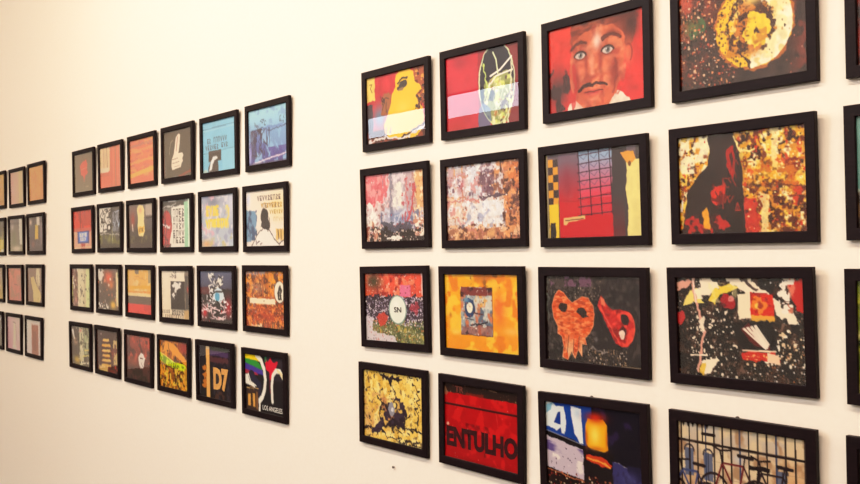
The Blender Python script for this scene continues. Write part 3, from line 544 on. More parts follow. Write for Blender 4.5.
def art_P1(p):
    p.grad((120,192,226),(104,184,220)); p.shade(.05,5); p.line([(-.02,.13),(1.02,.12)],.012,(60,110,150)); p.line([(-.02,.17),(1.02,.16)],.02,(150,206,232),.8); p.line([(-.02,.62),(1.02,.58)],.012,(80,140,170),.7); p.rect(.6,.6,1.1,1.1,(140,206,232),.5)
    p.marks(.14,.34,.26,.42,2,(40,60,90),.016); p.marks(.34,.33,.76,.42,6,(40,60,90),.016); p.marks(.08,.47,.5,.55,6,(40,60,90),.016); p.marks(.58,.46,.78,.54,3,(40,60,90),.016)
    p.rect(.17,.58,.56,.79,(32,28,34),rough=.012); p.line([(.2,.61),(.52,.61)],.012,(90,90,96)); p.poly([(.22,.8),(.36,.74),(.46,.8),(.48,1.1),(.14,1.1),(.16,.9)],(36,36,46),rough=.03)
    p.poly([(.24,.8),(.3,.7),(.42,.69),(.46,.74),(.36,.77),(.3,.84),(.26,.95),(.18,.98)],(226,232,236),rough=.02); p.rect(-.1,.95,.14,1.1,(190,200,190),.7,.03)
def art_Q1(p):
    p.grad((150,210,234),(96,150,206),.1,.6); p.grad((96,140,200),(34,36,130),.35,1,m=p.rm(-.1,.34,1.1,1.1,.05),alpha=.9); p.tex((120,170,214),.55,6)
    p.rect(.5,.38,1.1,.76,(120,180,220),.6,.05); p.tex((30,34,80),.5,8,p.rm(.05,.36,.55,.85),.9,su=2,sv=.6); p.rect(.04,.36,.2,.9,(40,40,84),.5,.05)
    p.scribble(.06,.36,.54,.86,16,.014,(24,26,66)); p.scribble(.16,.2,.46,.36,9,.012,(50,70,110)); p.scribble(.8,.2,.92,.34,5,.014,(50,80,120)); p.line([(.5,.42),(1,.38)],.02,(40,50,110),.9,.04)
    p.tex((60,56,150),.5,7,p.rm(.5,.72,1.1,.92),.8); p.line([(.1,.98),(.5,.92),(1.02,.86)],.03,(220,210,226),.9,.02); p.rect(-.1,.98,1.1,1.1,(40,34,84)); p.soft(.04,.8,.04,.2,(150,150,226),.9); p.line([(.0,.4),(.03,.95)],.02,(200,210,240),.8,.03)
def art_L2(p):
    p.rect(-.1,-.1,1.1,1.1,(206,150,126)); p.rect(-.1,-.1,1.1,.46,(206,44,26)); p.tex((150,30,30),.55,6,p.rm(0,0,1,.46),.7); p.rect(.34,-.1,.4,.5,(120,36,34),.7,.02); p.rect(.46,.04,.98,.4,(170,56,44),.7,.03); p.rect(-.1,.46,1.1,.56,(190,70,60),.8,.04)
    p.tex((226,184,150),.5,5,p.rm(0,.55,1,1)); p.rect(.2,.54,.82,.86,(36,50,130),rough=.02); p.rect(.28,.56,.74,.82,(50,110,206),rough=.02)
    p.marks(.32,.6,.72,.67,4,W_,.04); p.marks(.36,.71,.68,.78,4,W_,.035); p.rect(.4,.86,.6,1.1,(170,40,40),.9,.02); p.line([(.0,.97),(1,.95)],.03,(226,206,170),.8,.03)
def art_M2(p):
    p.grad((90,84,82),(52,48,44)); p.rect(-.1,-.1,.4,.6,(226,222,214),rough=.04); p.rect(.28,.0,.55,.56,(214,210,204),.9,.06); p.rect(.62,.1,.9,.6,(120,126,140),.9,.06); p.scribble(.02,.04,.6,.6,22,.03,(18,16,20)); p.scribble(.6,.08,.98,.66,16,.025,(34,36,44)); p.scribble(.62,.1,.95,.6,5,.018,(190,206,226))
    p.ell(.46,.5,.1,.1,(20,18,20),rough=.06); p.ell(.46,.5,.05,.05,(226,222,216)); p.line([(-.02,.64),(1.02,.68)],.025,(190,186,176),.9,.08); p.tex((96,96,46),.5,6,p.rm(0,.68,1,1)); p.soft(.45,.8,.12,.1,(136,136,56),.8); p.rect(-.1,.9,1.1,1.1,(44,36,36),.8,.05); p.line([(.6,.5),(.62,.9)],.025,(206,210,160),.8,.06)
def art_N2(p):
    p.grad((110,96,94),(50,42,40),.2,.8); p.rect(.7,-.1,1.1,.26,(170,160,150),.9,.03); p.rect(-.1,.6,1.1,.72,(60,54,54)); p.soft(.16,.36,.12,.22,(150,54,46),.9); p.line([(.14,.46),(.16,.6)],.05,(232,220,206),rough=.04); p.rect(.7,.3,1,.34,(26,22,24),.9,.01); p.rect(.74,.34,.94,.58,(74,70,76),.9,.04)
    p.poly([(.34,.12),(.42,.02),(.58,.04),(.64,.14),(.62,.4),(.66,.62),(.58,.74),(.4,.74),(.36,.5),(.38,.3)],(240,224,160),rough=.03); p.poly([(.38,.52),(.64,.5),(.62,.66),(.4,.68)],(226,180,60),rough=.04); p.soft(.48,.14,.08,.08,(236,170,130),.9)
    p.marks(.42,.56,.6,.62,3,(110,80,30),.02); p.tex((100,96,60),.5,6,p.rm(0,.72,1,.9),.8); p.rect(-.1,.9,1.1,1.1,(52,40,44))
def art_O2(p):
    p.grad((120,120,116),(90,96,90)); p.rect(-.1,-.1,.8,.16,(60,60,62),.9,.05); p.scribble(.0,.02,.8,.16,8,.02,(190,190,186)); p.ell(.14,.62,.2,.42,(182,66,70),rough=.03); p.tex((120,40,50),.56,7,p.em(.14,.62,.2,.42)); p.line([(.0,.52),(.25,.56)],.05,(236,226,226),rough=.06)
    p.poly([(.32,.16),(.8,.12),(.82,1.0),(.3,1.02),(.24,.9),(.34,.6)],(240,236,228),rough=.02); p.rect(.78,.05,.9,1.1,(150,200,170),rough=.03); p.rect(.9,-.1,1.1,1.1,(214,230,214),rough=.02)
    for r in range(5): p.marks(.38,.2+r*.15,.8,.31+r*.15,4,(26,24,26),.022)
    p.scribble(.0,.1,.28,1,7,.018,(50,44,50)); p.line([(.0,.98),(.3,.94)],.03,(60,30,40),rough=.05)
def art_P2(p):
    p.grad((168,176,196),(176,190,206)); p.tex((206,206,214),.5,5); p.tex((150,160,190),.56,5); p.soft(.36,.12,.25,.14,(110,116,140),.8); p.tex((206,170,190),.6,5,p.rm(0,0,.4,1)); p.soft(.9,.2,.15,.3,(206,210,226),.8)
    p.marks(.16,.22,.56,.38,4,(234,206,70),.06,.85); p.marks(.14,.48,.84,.6,6,(236,210,64),.06,.9); p.tex((238,214,90),.55,6,p.rm(.1,.2,.86,.66),.7); p.soft(.15,.95,.2,.1,(206,150,90),.8); p.tex((190,180,110),.58,6,p.rm(0,.75,1,1),.7)
def art_Q2(p):
    p.grad((240,230,216),(232,222,216)); p.soft(.85,.3,.3,.3,(240,220,170),.8); p.poly([(-.1,.36),(.2,.34),(.28,.45),(.24,.8),(.1,.92),(-.1,.95)],(110,150,184),rough=.06); p.tex((60,84,120),.55,7,p.rm(0,.35,.28,.9)); p.soft(.05,.15,.06,.15,(190,200,230),.9)
    p.marks(.3,.1,.92,.18,9,(60,50,56),.018); p.marks(.4,.24,.95,.31,8,(190,150,50),.022); p.marks(.42,.245,.9,.315,6,(70,56,50),.01); p.marks(.62,.37,.96,.43,6,(170,140,50),.018); p.marks(.72,.5,.97,.56,4,(190,170,120),.014)
    p.poly([(.08,1.1),(.22,.9),(.34,.74),(.5,.7),(.64,.74),(.8,.9),(.86,1.1)],(244,240,236),rough=.02); p.line([(.12,1.0),(.32,.76),(.42,.7)],.02,(40,36,44),.9,.02); p.line([(.6,.72),(.7,.85),(.84,.98),(.97,.9)],.022,(40,36,44),.9,.02)
    p.ell(.48,.47,.1,.15,(38,34,40),rough=.02); p.poly([(.42,.5),(.38,.66),(.44,.7),(.6,.72),(.62,.6),(.56,.5)],(44,40,46),rough=.03); p.line([(.6,.5),(.62,.66),(.56,.74)],.02,(60,50,50)); p.scribble(.24,.88,.46,.97,4,.014,(50,40,60)); p.rect(.78,.7,.95,.9,(206,160,60),.7,.06); p.line([(.82,.72),(.84,.88)],.03,(70,50,36)); p.line([(.9,.72),(.9,.88)],.025,(70,50,36))
def art_L3(p):
    p.grad((190,180,150),(196,186,150)); p.rect(.0,-.1,.3,1.1,(110,66,62),.9,.05); p.rect(.34,-.1,.62,1.1,(232,224,190),.9,.05); p.rect(.74,-.1,.9,1.1,(226,236,176),.9,.04); p.rect(.9,-.1,1.1,1.1,(110,130,80),.9,.04); p.specks(40,[(236,226,206),(70,50,44)],.02,.06,(0,0,.34,1)); p.specks(30,[(90,80,60),(60,60,40)],.02,.05,(.4,.1,1,1)); p.soft(.5,.62,.08,.12,(96,80,60),.9); p.soft(.2,.85,.12,.12,(206,140,130),.8); p.line([(0,.2),(.04,.9)],.03,(226,236,150),.9,.06)
def art_M3(p):
    p.grad((92,70,62),(64,52,52)); p.shade(.2,7); p.ell(.1,.1,.12,.2,W_,.9,.06); p.soft(.5,.22,.26,.2,(216,84,54),1); p.soft(.62,.4,.14,.12,(206,120,60),.9); p.rect(.84,.08,.96,.9,(226,214,170),.9,.05); p.rect(.9,-.1,1.1,.2,(80,96,60),.8,.04); p.soft(.7,.88,.16,.12,(236,190,60),1); p.specks(40,[(240,226,206),(206,120,70),(40,30,34)],.015,.05); p.specks(14,[W_],.02,.05,(0,.85,.5,1))
def art_N3(p):
    p.grad((226,176,80),(236,180,90)); p.tex((244,210,140),.5,5); p.rect(.84,-.1,1.1,.3,(130,120,96),.9,.04); p.rect(.3,-.1,.46,.1,(96,84,76),.9,.03); p.soft(.15,.25,.14,.25,(240,190,110),.9); p.line([(.1,.42),(.96,.38)],.07,(240,180,30),.95,.03); p.line([(.05,.52),(.96,.5)],.03,(206,130,50),.9,.03); p.rect(-.1,.54,1.1,.62,(214,196,150),.9,.03)
    p.rect(-.1,.61,1.1,.8,(92,78,72),rough=.015); p.rect(-.1,.79,1.1,1.1,(206,44,44),rough=.012); p.tex((180,36,40),.5,6,p.rm(0,.8,1,1),.8); p.scribble(.25,.1,.8,.36,5,.02,(190,140,70))
def art_O3(p):
    p.grad((232,222,206),(228,214,190)); p.shade(.06,6); p.scribble(.28,.02,.52,.16,7,.016,(90,80,76)); p.rect(.82,-.1,1.1,1.1,(120,106,92),.9,.03); p.rect(.84,.1,.94,.8,(60,60,64),.8,.05); p.soft(.92,.38,.04,.08,(190,60,50),.9)
    p.rect(.32,.22,.82,.82,(50,44,44),rough=.01); p.poly([(.36,.28),(.46,.24),(.7,.26),(.74,.32),(.6,.38),(.54,.5),(.42,.6),(.36,.5),(.44,.42)],(226,222,216),rough=.07); p.tex((60,50,50),.55,9,p.rm(.34,.24,.76,.62)); p.ell(.62,.5,.09,.12,(44,38,40),rough=.05)
    p.marks(.36,.84,.84,.92,8,(30,26,28),.022); p.marks(.0,.84,.3,.9,5,(130,116,100),.016); p.marks(.1,.94,.8,.99,9,(120,96,70),.014); p.rect(.78,.82,1.1,1.1,(206,170,110),.8,.04)
def art_P3(p):
    p.grad((84,92,124),(64,66,92),0,.35); p.rect(-.1,.34,1.1,1.1,(30,24,32),rough=.04); p.rect(-.1,.32,.3,.46,(96,36,44),.9,.05); p.soft(.85,.7,.12,.25,(170,16,40),1); p.soft(.12,.82,.12,.14,(190,24,44),1)
    p.scribble(.26,.04,.72,.42,16,.026,W_); p.scribble(.2,.36,.8,.7,14,.026,(240,240,244)); p.scribble(.06,.66,.8,.94,14,.022,(236,210,214)); p.scribble(.3,.1,.7,.4,5,.03,(20,20,30)); p.ell(.56,.46,.16,.13,(210,226,236),rough=.06); p.ell(.52,.5,.07,.09,(80,160,196),rough=.03); p.line([(.36,.46),(.48,.4),(.66,.4),(.76,.36)],.03,(16,14,22)); p.scribble(.34,.56,.6,.76,5,.035,(14,12,18)); p.specks(40,[(190,30,44),(240,230,230)],.01,.03,(0,.55,.95,1)); p.rect(.3,.94,1.1,1.1,(24,20,26),.9,.06)
def art_Q3(p):
    p.grad((176,96,40),(150,52,24)); p.soft(.78,.2,.24,.26,(240,160,20),1); p.tex((90,40,24),.52,10); p.tex((226,140,50),.56,11); p.rect(-.1,-.1,.5,.06,(150,150,176),.7,.06); p.soft(.3,.3,.2,.14,(150,130,130),.6); p.specks(520,[(240,170,60),(90,30,20),(206,80,30),(60,24,20),(250,206,120),(150,140,150)],.006,.022); p.soft(.5,.8,.5,.16,(190,50,26),.5); p.specks(200,[(226,110,40),(110,26,20),(250,170,90)],.006,.02,(0,.6,1,1))
    p.rect(.09,.49,.76,.585,(250,238,210),rough=.012); p.marks(.46,.52,.5,.55,1,(120,90,60),.012); p.ell(.87,.36,.135,.2,(60,40,30),.9,rough=.02); p.ell(.87,.36,.125,.185,(248,240,222)); p.poly([(.83,.5),(.82,.38),(.86,.26),(.9,.24),(.93,.32),(.91,.4),(.93,.5)],(26,20,22),rough=.03); p.line([(.88,.34),(.87,.46)],.014,(240,236,220)); p.line([(.14,.99),(.4,.97)],.03,(244,230,200),.9,.05)
def art_L4(p):
    p.grad((76,64,62),(70,56,44)); p.poly([(.02,.1),(.1,.06),(.2,.36),(.12,.34)],W_,.9,.03); p.soft(.24,.4,.14,.1,(190,150,120),.9); p.rect(.44,-.1,.66,1.1,(206,204,170),.9,.06); p.rect(.7,-.1,.92,.7,(170,180,140),.9,.06); p.tex((96,90,70),.54,8,p.rm(.4,0,1,1)); p.line([(.7,.6),(1,.56)],.04,(226,206,110),.9,.03); p.line([(.6,.76),(1,.7)],.04,(206,196,110),.9,.03); p.soft(.3,.88,.22,.12,(190,160,60),1); p.line([(.5,.94),(.9,.9)],.04,(236,230,210),.9,.04); p.specks(26,[(40,34,34),(226,214,180)],.02,.05); p.soft(.5,.1,.08,.04,(206,110,110),.9)
def art_M4(p):
    p.grad((60,36,36),(70,26,26)); p.rect(.78,.2,1.1,.8,(206,184,120),.9,.05); p.tex((110,40,34),.5,7,p.rm(.5,.4,1,1)); p.soft(.2,.1,.03,.03,(226,214,206),1)
    for k,(v,w) in enumerate(((.22,.15),(.35,.21),(.48,.2),(.6,.18),(.72,.21),(.84,.23))):
        p.poly([(.42-w,v+.05),(.42-w*.8,v-.005),(.42+w,v-.03),(.42+w*1.1,v+.03),(.42,v+.065)],(240,186,66) if k % 2 else (246,206,110),rough=.02)
        p.line([(.42-w,v+.06),(.42+w,v+.045)],.018,(110,50,30),.9,.02)
    p.rect(.82,.3,.9,.5,(90,50,40),.9,.02); p.rect(.1,.88,.5,1.1,(236,206,120),.8,.05); p.specks(24,[(30,16,18),(190,60,40)],.015,.04,(.5,.5,1,1))
def art_N4(p):
    p.grad((140,56,46),(44,26,28),.2,1); p.tex((176,70,54),.5,6,p.rm(0,0,1,.6)); p.tex((70,34,34),.55,7); p.soft(.3,.6,.3,.12,(150,70,50),.8); p.soft(.06,.05,.03,.04,W_,1); p.rect(-.1,.0,.14,.5,(80,56,60),.7,.05)
    p.poly([(.5,.48),(.58,.38),(.7,.4),(.72,.48),(.76,.5),(.72,.6),(.68,.72),(.58,.74),(.52,.64),(.5,.56)],(236,228,222),rough=.04); p.line([(.56,.5),(.66,.5)],.03,(90,60,60)); p.line([(.6,.6),(.66,.68)],.02,(110,90,96)); p.line([(.7,.52),(.76,.48)],.03,W_); p.line([(.46,.8),(.5,.98)],.03,(120,40,36),.8,.04); p.line([(.62,.76),(.64,.96)],.03,(110,40,36),.8,.04); p.tex((20,12,14),.5,6,p.rm(0,.75,1,1),.8)
def art_O4(p):
    p.grad((176,90,34),(150,84,24)); p.tex((226,150,40),.5,8); p.tex((70,36,20),.54,9); p.soft(.85,.1,.2,.2,(150,44,44),1); p.poly([(.2,.0),(.5,.06),(.8,.26),(1.02,.4),(1.02,.52),(.7,.36),(.36,.2),(.1,.26)],(236,160,60),rough=.04); p.line([(.3,.06),(.36,.3)],.03,(70,40,26),.9,.03)
    p.poly([(-.02,.26),(.1,.34),(.5,.44),(.88,.46),(.96,.54),(.88,.6),(.55,.6),(.1,.48),(-.02,.44)],(206,226,24),rough=.03); p.tex((120,150,16),.54,7,p.pm([(-.02,.26),(.5,.44),(.96,.52),(.88,.6),(.5,.6),(0,.46)])); p.line([(.02,.28),(.5,.44)],.018,(240,236,120)); p.marks(.3,.46,.62,.54,4,(60,70,20),.014); p.line([(-.02,.5),(.9,.65)],.03,(60,30,20),.8,.05)
    p.tex((226,190,60),.56,10,p.rm(0,.58,1,1)); p.specks(110,[(60,30,16),(236,180,50),(110,50,20),(90,110,30)],.008,.026,(0,.56,1,1)); p.rect(.86,.55,1.1,.9,(206,150,40),.7,.06); p.line([(.62,.7),(.66,.98)],.03,(50,26,20),.8,.06)
def art_P4(p):
    p.grad((34,26,38),(24,20,24)); p.rect(.36,.08,1.1,.18,(80,56,100),.9,.05); p.rect(.36,.2,1.1,.3,(96,50,56),.8,.05); p.rect(.4,-.1,1.1,.08,(40,50,40),.8,.04); p.tex((56,48,60),.5,6,p.rm(.4,.3,1,1),.7); p.rect(.23,-.1,.34,1.1,(226,172,96),rough=.015); p.line([(.0,.06),(.03,.96)],.025,(90,84,96),.8,.02); p.line([(.34,0),(.34,1)],.012,(60,36,30)); p.rect(.24,-.1,.34,.06,(236,214,170))
    for v in (.42,.56,.68,.76): p.poly([(.1,v),(.2,v-.04),(.24,v),(.24,v+.06),(.18,v+.08),(.12,v+.05)],(190,110,40),rough=.05)
    p.rect(.9,-.1,1.1,1.1,(30,26,36),.7,.03); p.tex((70,44,40),.56,7,p.rm(.4,.85,1,1))
def art_Q4(p):
    p.grad((26,20,26),(22,18,24)); p.rect(.52,-.1,1.1,.4,(44,38,48),.8,.03)
    p.poly([(-.02,-.02),(.3,-.02),(.42,.12),(.3,.1),(-.02,.08)],(246,214,20),rough=.01); p.poly([(-.02,.08),(.3,.1),(.42,.18),(.46,.26),(-.02,.16)],(44,140,54),rough=.012); p.poly([(-.02,.16),(.46,.26),(.48,.34),(.3,.34),(-.02,.28)],(70,50,150),rough=.012); p.poly([(-.02,.28),(.3,.32),(.36,.36),(-.02,.36)],(170,40,60),.9,.012)
    p.poly([(.52,.02),(.6,.1),(.66,.0),(.72,.1),(.86,.06),(.8,.18),(.9,.24),(.76,.28),(.66,.4),(.62,.28),(.54,.22)],(206,22,50),rough=.03); p.rect(.52,-.1,.56,.1,(40,130,80),.8,.02); p.line([(.64,.3),(.65,.64)],.016,(170,30,60))
    p.line([(.3,.0),(.42,.08),(.5,.24),(.53,.42),(.5,.6),(.44,.74),(.36,.82)],.1,W_,1,.008); p.line([(.38,.74),(.36,1.02)],.06,W_,1,.006)
    p.poly([(-.02,.38),(.08,.36),(.12,.5),(.22,.52),(.26,.6),(.1,.56),(-.02,.54)],W_,rough=.01); p.ell(.17,.4,.09,.12,(30,28,40),rough=.02); p.poly([(.1,.3),(.3,.4),(.42,.5),(.4,.72),(.34,.78),(.3,.56),(.16,.46)],(34,34,56),rough=.02); p.line([(.08,.36),(.14,.5),(.28,.56)],.03,W_,1,.01)
    p.line([(.7,.78),(.69,.5),(.72,.32),(.8,.23),(.9,.23),(.97,.33)],.085,W_,1,.006); p.line([(.84,.22),(.94,.28),(.98,.36)],.05,(246,226,160),.8,.01)
    p.rect(.02,.62,.34,1.0,(52,36,34),rough=.01); p.rect(.06,.72,.13,.94,(206,150,70),rough=.015); p.rect(.19,.7,.25,.94,(206,150,70),rough=.015); p.line([(.02,.62),(.34,.6)],.012,(190,150,90)); p.arc(.16,.64,.06,.06,0,180,.016,(150,110,70)); p.rect(.28,.66,.32,.98,(150,100,60),.8,.01)

# ------------------------------------------------------------------ the pictures of the far block
def art_F1(p): p.grad((226,180,80),(216,160,80)); p.shade(.12,5)
def art_F2(p): p.grad((84,80,70),(196,176,40),.2,.9); p.tex((70,66,60),.52,6); p.rect(.6,.6,1.1,.9,(220,206,60),.8,.05); p.rect(.7,.9,1.1,1.1,W_,.8,.05)
def art_F3(p): p.grad((150,130,110),(190,160,60),.3,1); p.shade(.15,6)
def art_F4(p): p.grad((110,106,100),(90,90,80)); p.shade(.15,6)
def art_G1(p): p.grad((206,160,156),(226,206,160),0,1,horiz=True); p.tex((190,140,140),.55,5,p.rm(0,0,.5,1),.7); p.rect(.62,-.1,.8,1.1,(240,220,150),.7,.05); p.soft(.85,.35,.1,.06,(150,130,80),.8); p.line([(.55,.3),(.6,.8)],.02,(140,110,110),.6,.05)
def art_H1(p): p.grad((238,182,96),(226,160,80)); p.tex((206,130,60),.54,6); p.scribble(.1,.1,.9,.7,6,.02,(190,110,60),.5); p.rect(.86,-.1,1.1,1.1,(226,140,80),.6,.04)
def art_G2(p): p.grad((120,108,110),(120,116,90)); p.rect(-.1,.1,1.1,.18,(80,72,76),.8,.05); p.soft(.2,.26,.14,.12,(190,180,186),.9); p.rect(.7,-.1,.94,.8,(206,206,196),.9,.06); p.soft(.3,.6,.16,.3,(100,104,60),.8); p.soft(.5,.92,.4,.1,(226,210,200),.9); p.line([(.62,.1),(.72,.8)],.04,(70,64,66),.8,.05)
def art_H2(p): p.grad((70,58,58),(64,50,56)); p.soft(.15,.15,.1,.1,(226,206,190),1); p.rect(.55,-.05,.75,.25,(236,230,220),.9,.05); p.rect(.42,.25,.64,.66,(236,200,60),.95,.05); p.line([(.3,.1),(.44,.3),(.38,.6)],.06,(34,26,30),.9,.06); p.rect(.8,.2,.92,.8,(130,116,130),.8,.05); p.soft(.3,.8,.12,.12,(140,70,54),.8); p.scribble(.5,.66,.9,.95,4,.02,(120,100,110))
def art_G3(p): p.grad((196,120,100),(186,104,96)); p.tex((160,110,90),.52,5); p.line([(.44,.5),(.7,.52)],.03,(110,60,60),.8,.03); p.rect(.6,.2,.9,.55,(170,130,110),.6,.06)
def art_H3(p): p.grad((130,104,92),(110,80,76)); p.poly([(.2,.3),(.4,.25),(.6,.5),(.85,.7),(.9,.85),(.75,1.1),(.4,1.1),(.36,.7),(.26,.5)],(226,206,140),rough=.04); p.poly([(.6,.0),(.8,.0),(.82,.5),(.7,.6),(.55,.3)],(214,206,170),.9,.04); p.line([(.64,.2),(.74,.62)],.03,(120,90,76),.9,.04); p.soft(.7,.9,.05,.06,(150,130,60),.9)
def art_G4(p): p.grad((216,206,200),(190,140,160)); p.grad((170,110,136),(200,180,176),0,.7,horiz=True,alpha=.6); p.poly([(.46,.2),(.56,.16),(.6,.5),(.58,.92),(.42,.92),(.44,.5)],(226,220,196),rough=.04); p.line([(.4,.15),(.6,.18)],.03,(80,60,60),.9,.03); p.line([(.62,.2),(.66,.7)],.03,(110,80,70),.7,.05); p.rect(.36,.88,.66,.98,W_,.9,.03)
def art_H4(p): p.grad((222,220,216),(206,196,200)); p.rect(.34,.1,.8,1.1,(150,84,66),rough=.02); p.rect(.42,.3,.66,.9,(120,60,50),.7,.05); p.rect(.36,.04,.8,.14,(196,190,190),.8,.02); p.line([(.8,.0),(.84,1)],.04,(240,238,236)); p.rect(.88,-.1,1.1,1.1,(120,90,96),.8,.03); p.line([(.28,.1),(.3,1)],.03,(170,160,164),.8)

LAB = {
 'F1': 'framed tan picture cut off by the photo edge, topmost of its column',
 'F2': 'framed grey and yellow picture cut off by the photo edge, second down its column',
 'F3': 'framed brown and yellow picture cut off by the photo edge, third down its column',
 'F4': 'framed dull grey picture cut off by the photo edge, lowest of its column',
 'G1': 'framed pale pink picture with a cream stripe, beside the plain orange tan one',
 'H1': 'framed orange tan picture in the top row of the far block',
 'G2': 'framed grey picture with a white stripe, under the pale pink one',
 'H2': 'framed dark picture with an upright yellow shape, under the orange tan one',
 'G3': 'framed dusty red picture in the third row of the far block',
 'H3': 'framed brown picture crossed by a cream curve, beside the dusty red one',
 'G4': 'framed lilac picture with a pale standing shape, under the dusty red one',
 'H4': 'framed white picture with a brown doorway in the middle',
 'L1': 'black framed olive grey picture with a dripping red blob',
 'M1': 'black framed orange red picture with a cream block and upright stripes',
 'N1': 'black framed orange picture with a slanting yellow band across it',
 'O1': 'black framed dark grey picture of a white pointing hand',
 'P1': 'black framed sky blue picture with two lines of scrawl and a dark box',
 'Q1': 'black framed blue and violet picture with dark scribbles under pale sky',
 'L2': 'black framed red picture with a small blue sign below',
 'M2': 'black framed black and white graffiti picture with an olive foot',
 'N2': 'black framed dark grey picture with an upright cream and yellow figure',
 'O2': 'black framed picture of a white scribbled panel between red and green',
 'P2': 'black framed pale grey blue picture smeared with yellow letters',
 'Q2': 'black framed cream picture with a black head and lines of lettering above',
 'L3': 'black framed picture of cream, green and brown upright stripes',
 'M3': 'black framed brown picture with an orange red glow at the top',
 'N3': 'black framed yellow picture with a grey band over a red foot',
 'O3': 'black framed cream picture with a dark poster pasted on it',
 'P3': 'black framed picture of white and red graffiti under grey blue',
 'Q3': 'black framed orange speckled picture with a white bar and round badge',
 'L4': 'black framed dark picture with pale green columns and yellow ground',
 'M4': 'black framed dark red picture with a stack of yellow tiers',
 'N4': 'black framed red brown picture with one small white figure',
 'O4': 'black framed orange picture with a lime green band across it',
 'P4': 'black framed dark picture with tan characters D7 and a tan post',
 'Q4': 'black framed picture with white curves, coloured stripes and words LOS ANGELES',
 'A1': 'black framed picture of a big yellow face with a closed eye',
 'B1': 'black framed red picture of a dark head drawn in yellow green lines',
 'C1': 'black framed painted portrait of a moustached face on bright red',
 'D1': 'black framed picture of a yellow and cream ring on brown ground',
 'A2': 'black framed picture of pink and grey torn paper over a black foot',
 'B2': 'black framed picture of pale blue and rust brown tiles',
 'C2': 'black framed picture of a red door with window grid and chequered strip',
 'D2': 'black framed picture of a dark silhouette with red hearts on yellow',
 'A3': 'black framed red and purple speckled picture with a white oval reading SN',
 'B3': 'black framed bright orange picture with a blue grey collage in the middle',
 'C3': 'black framed dark picture of an orange mask and a red mask',
 'D3': 'black framed picture of black gravel littered with cream leaves and red scraps',
 'A4': 'black framed yellow picture with black splashes and a grey oval',
 'B4': 'black framed red picture with the dark word ENTULHO',
 'C4': 'black framed night picture of a glowing orange beacon and blue sign',
 'D4': 'black framed picture of bicycles before a fence of dark bars',
 'E1': 'black framed dark red picture cut by the photo edge above the teal one',
 'E2': 'black framed teal picture cut by the photo edge',
 'E3': 'black framed green leafy picture cut by the photo edge',
 'E4': 'black framed near black picture cut by the photo edge below the green leafy one',
}
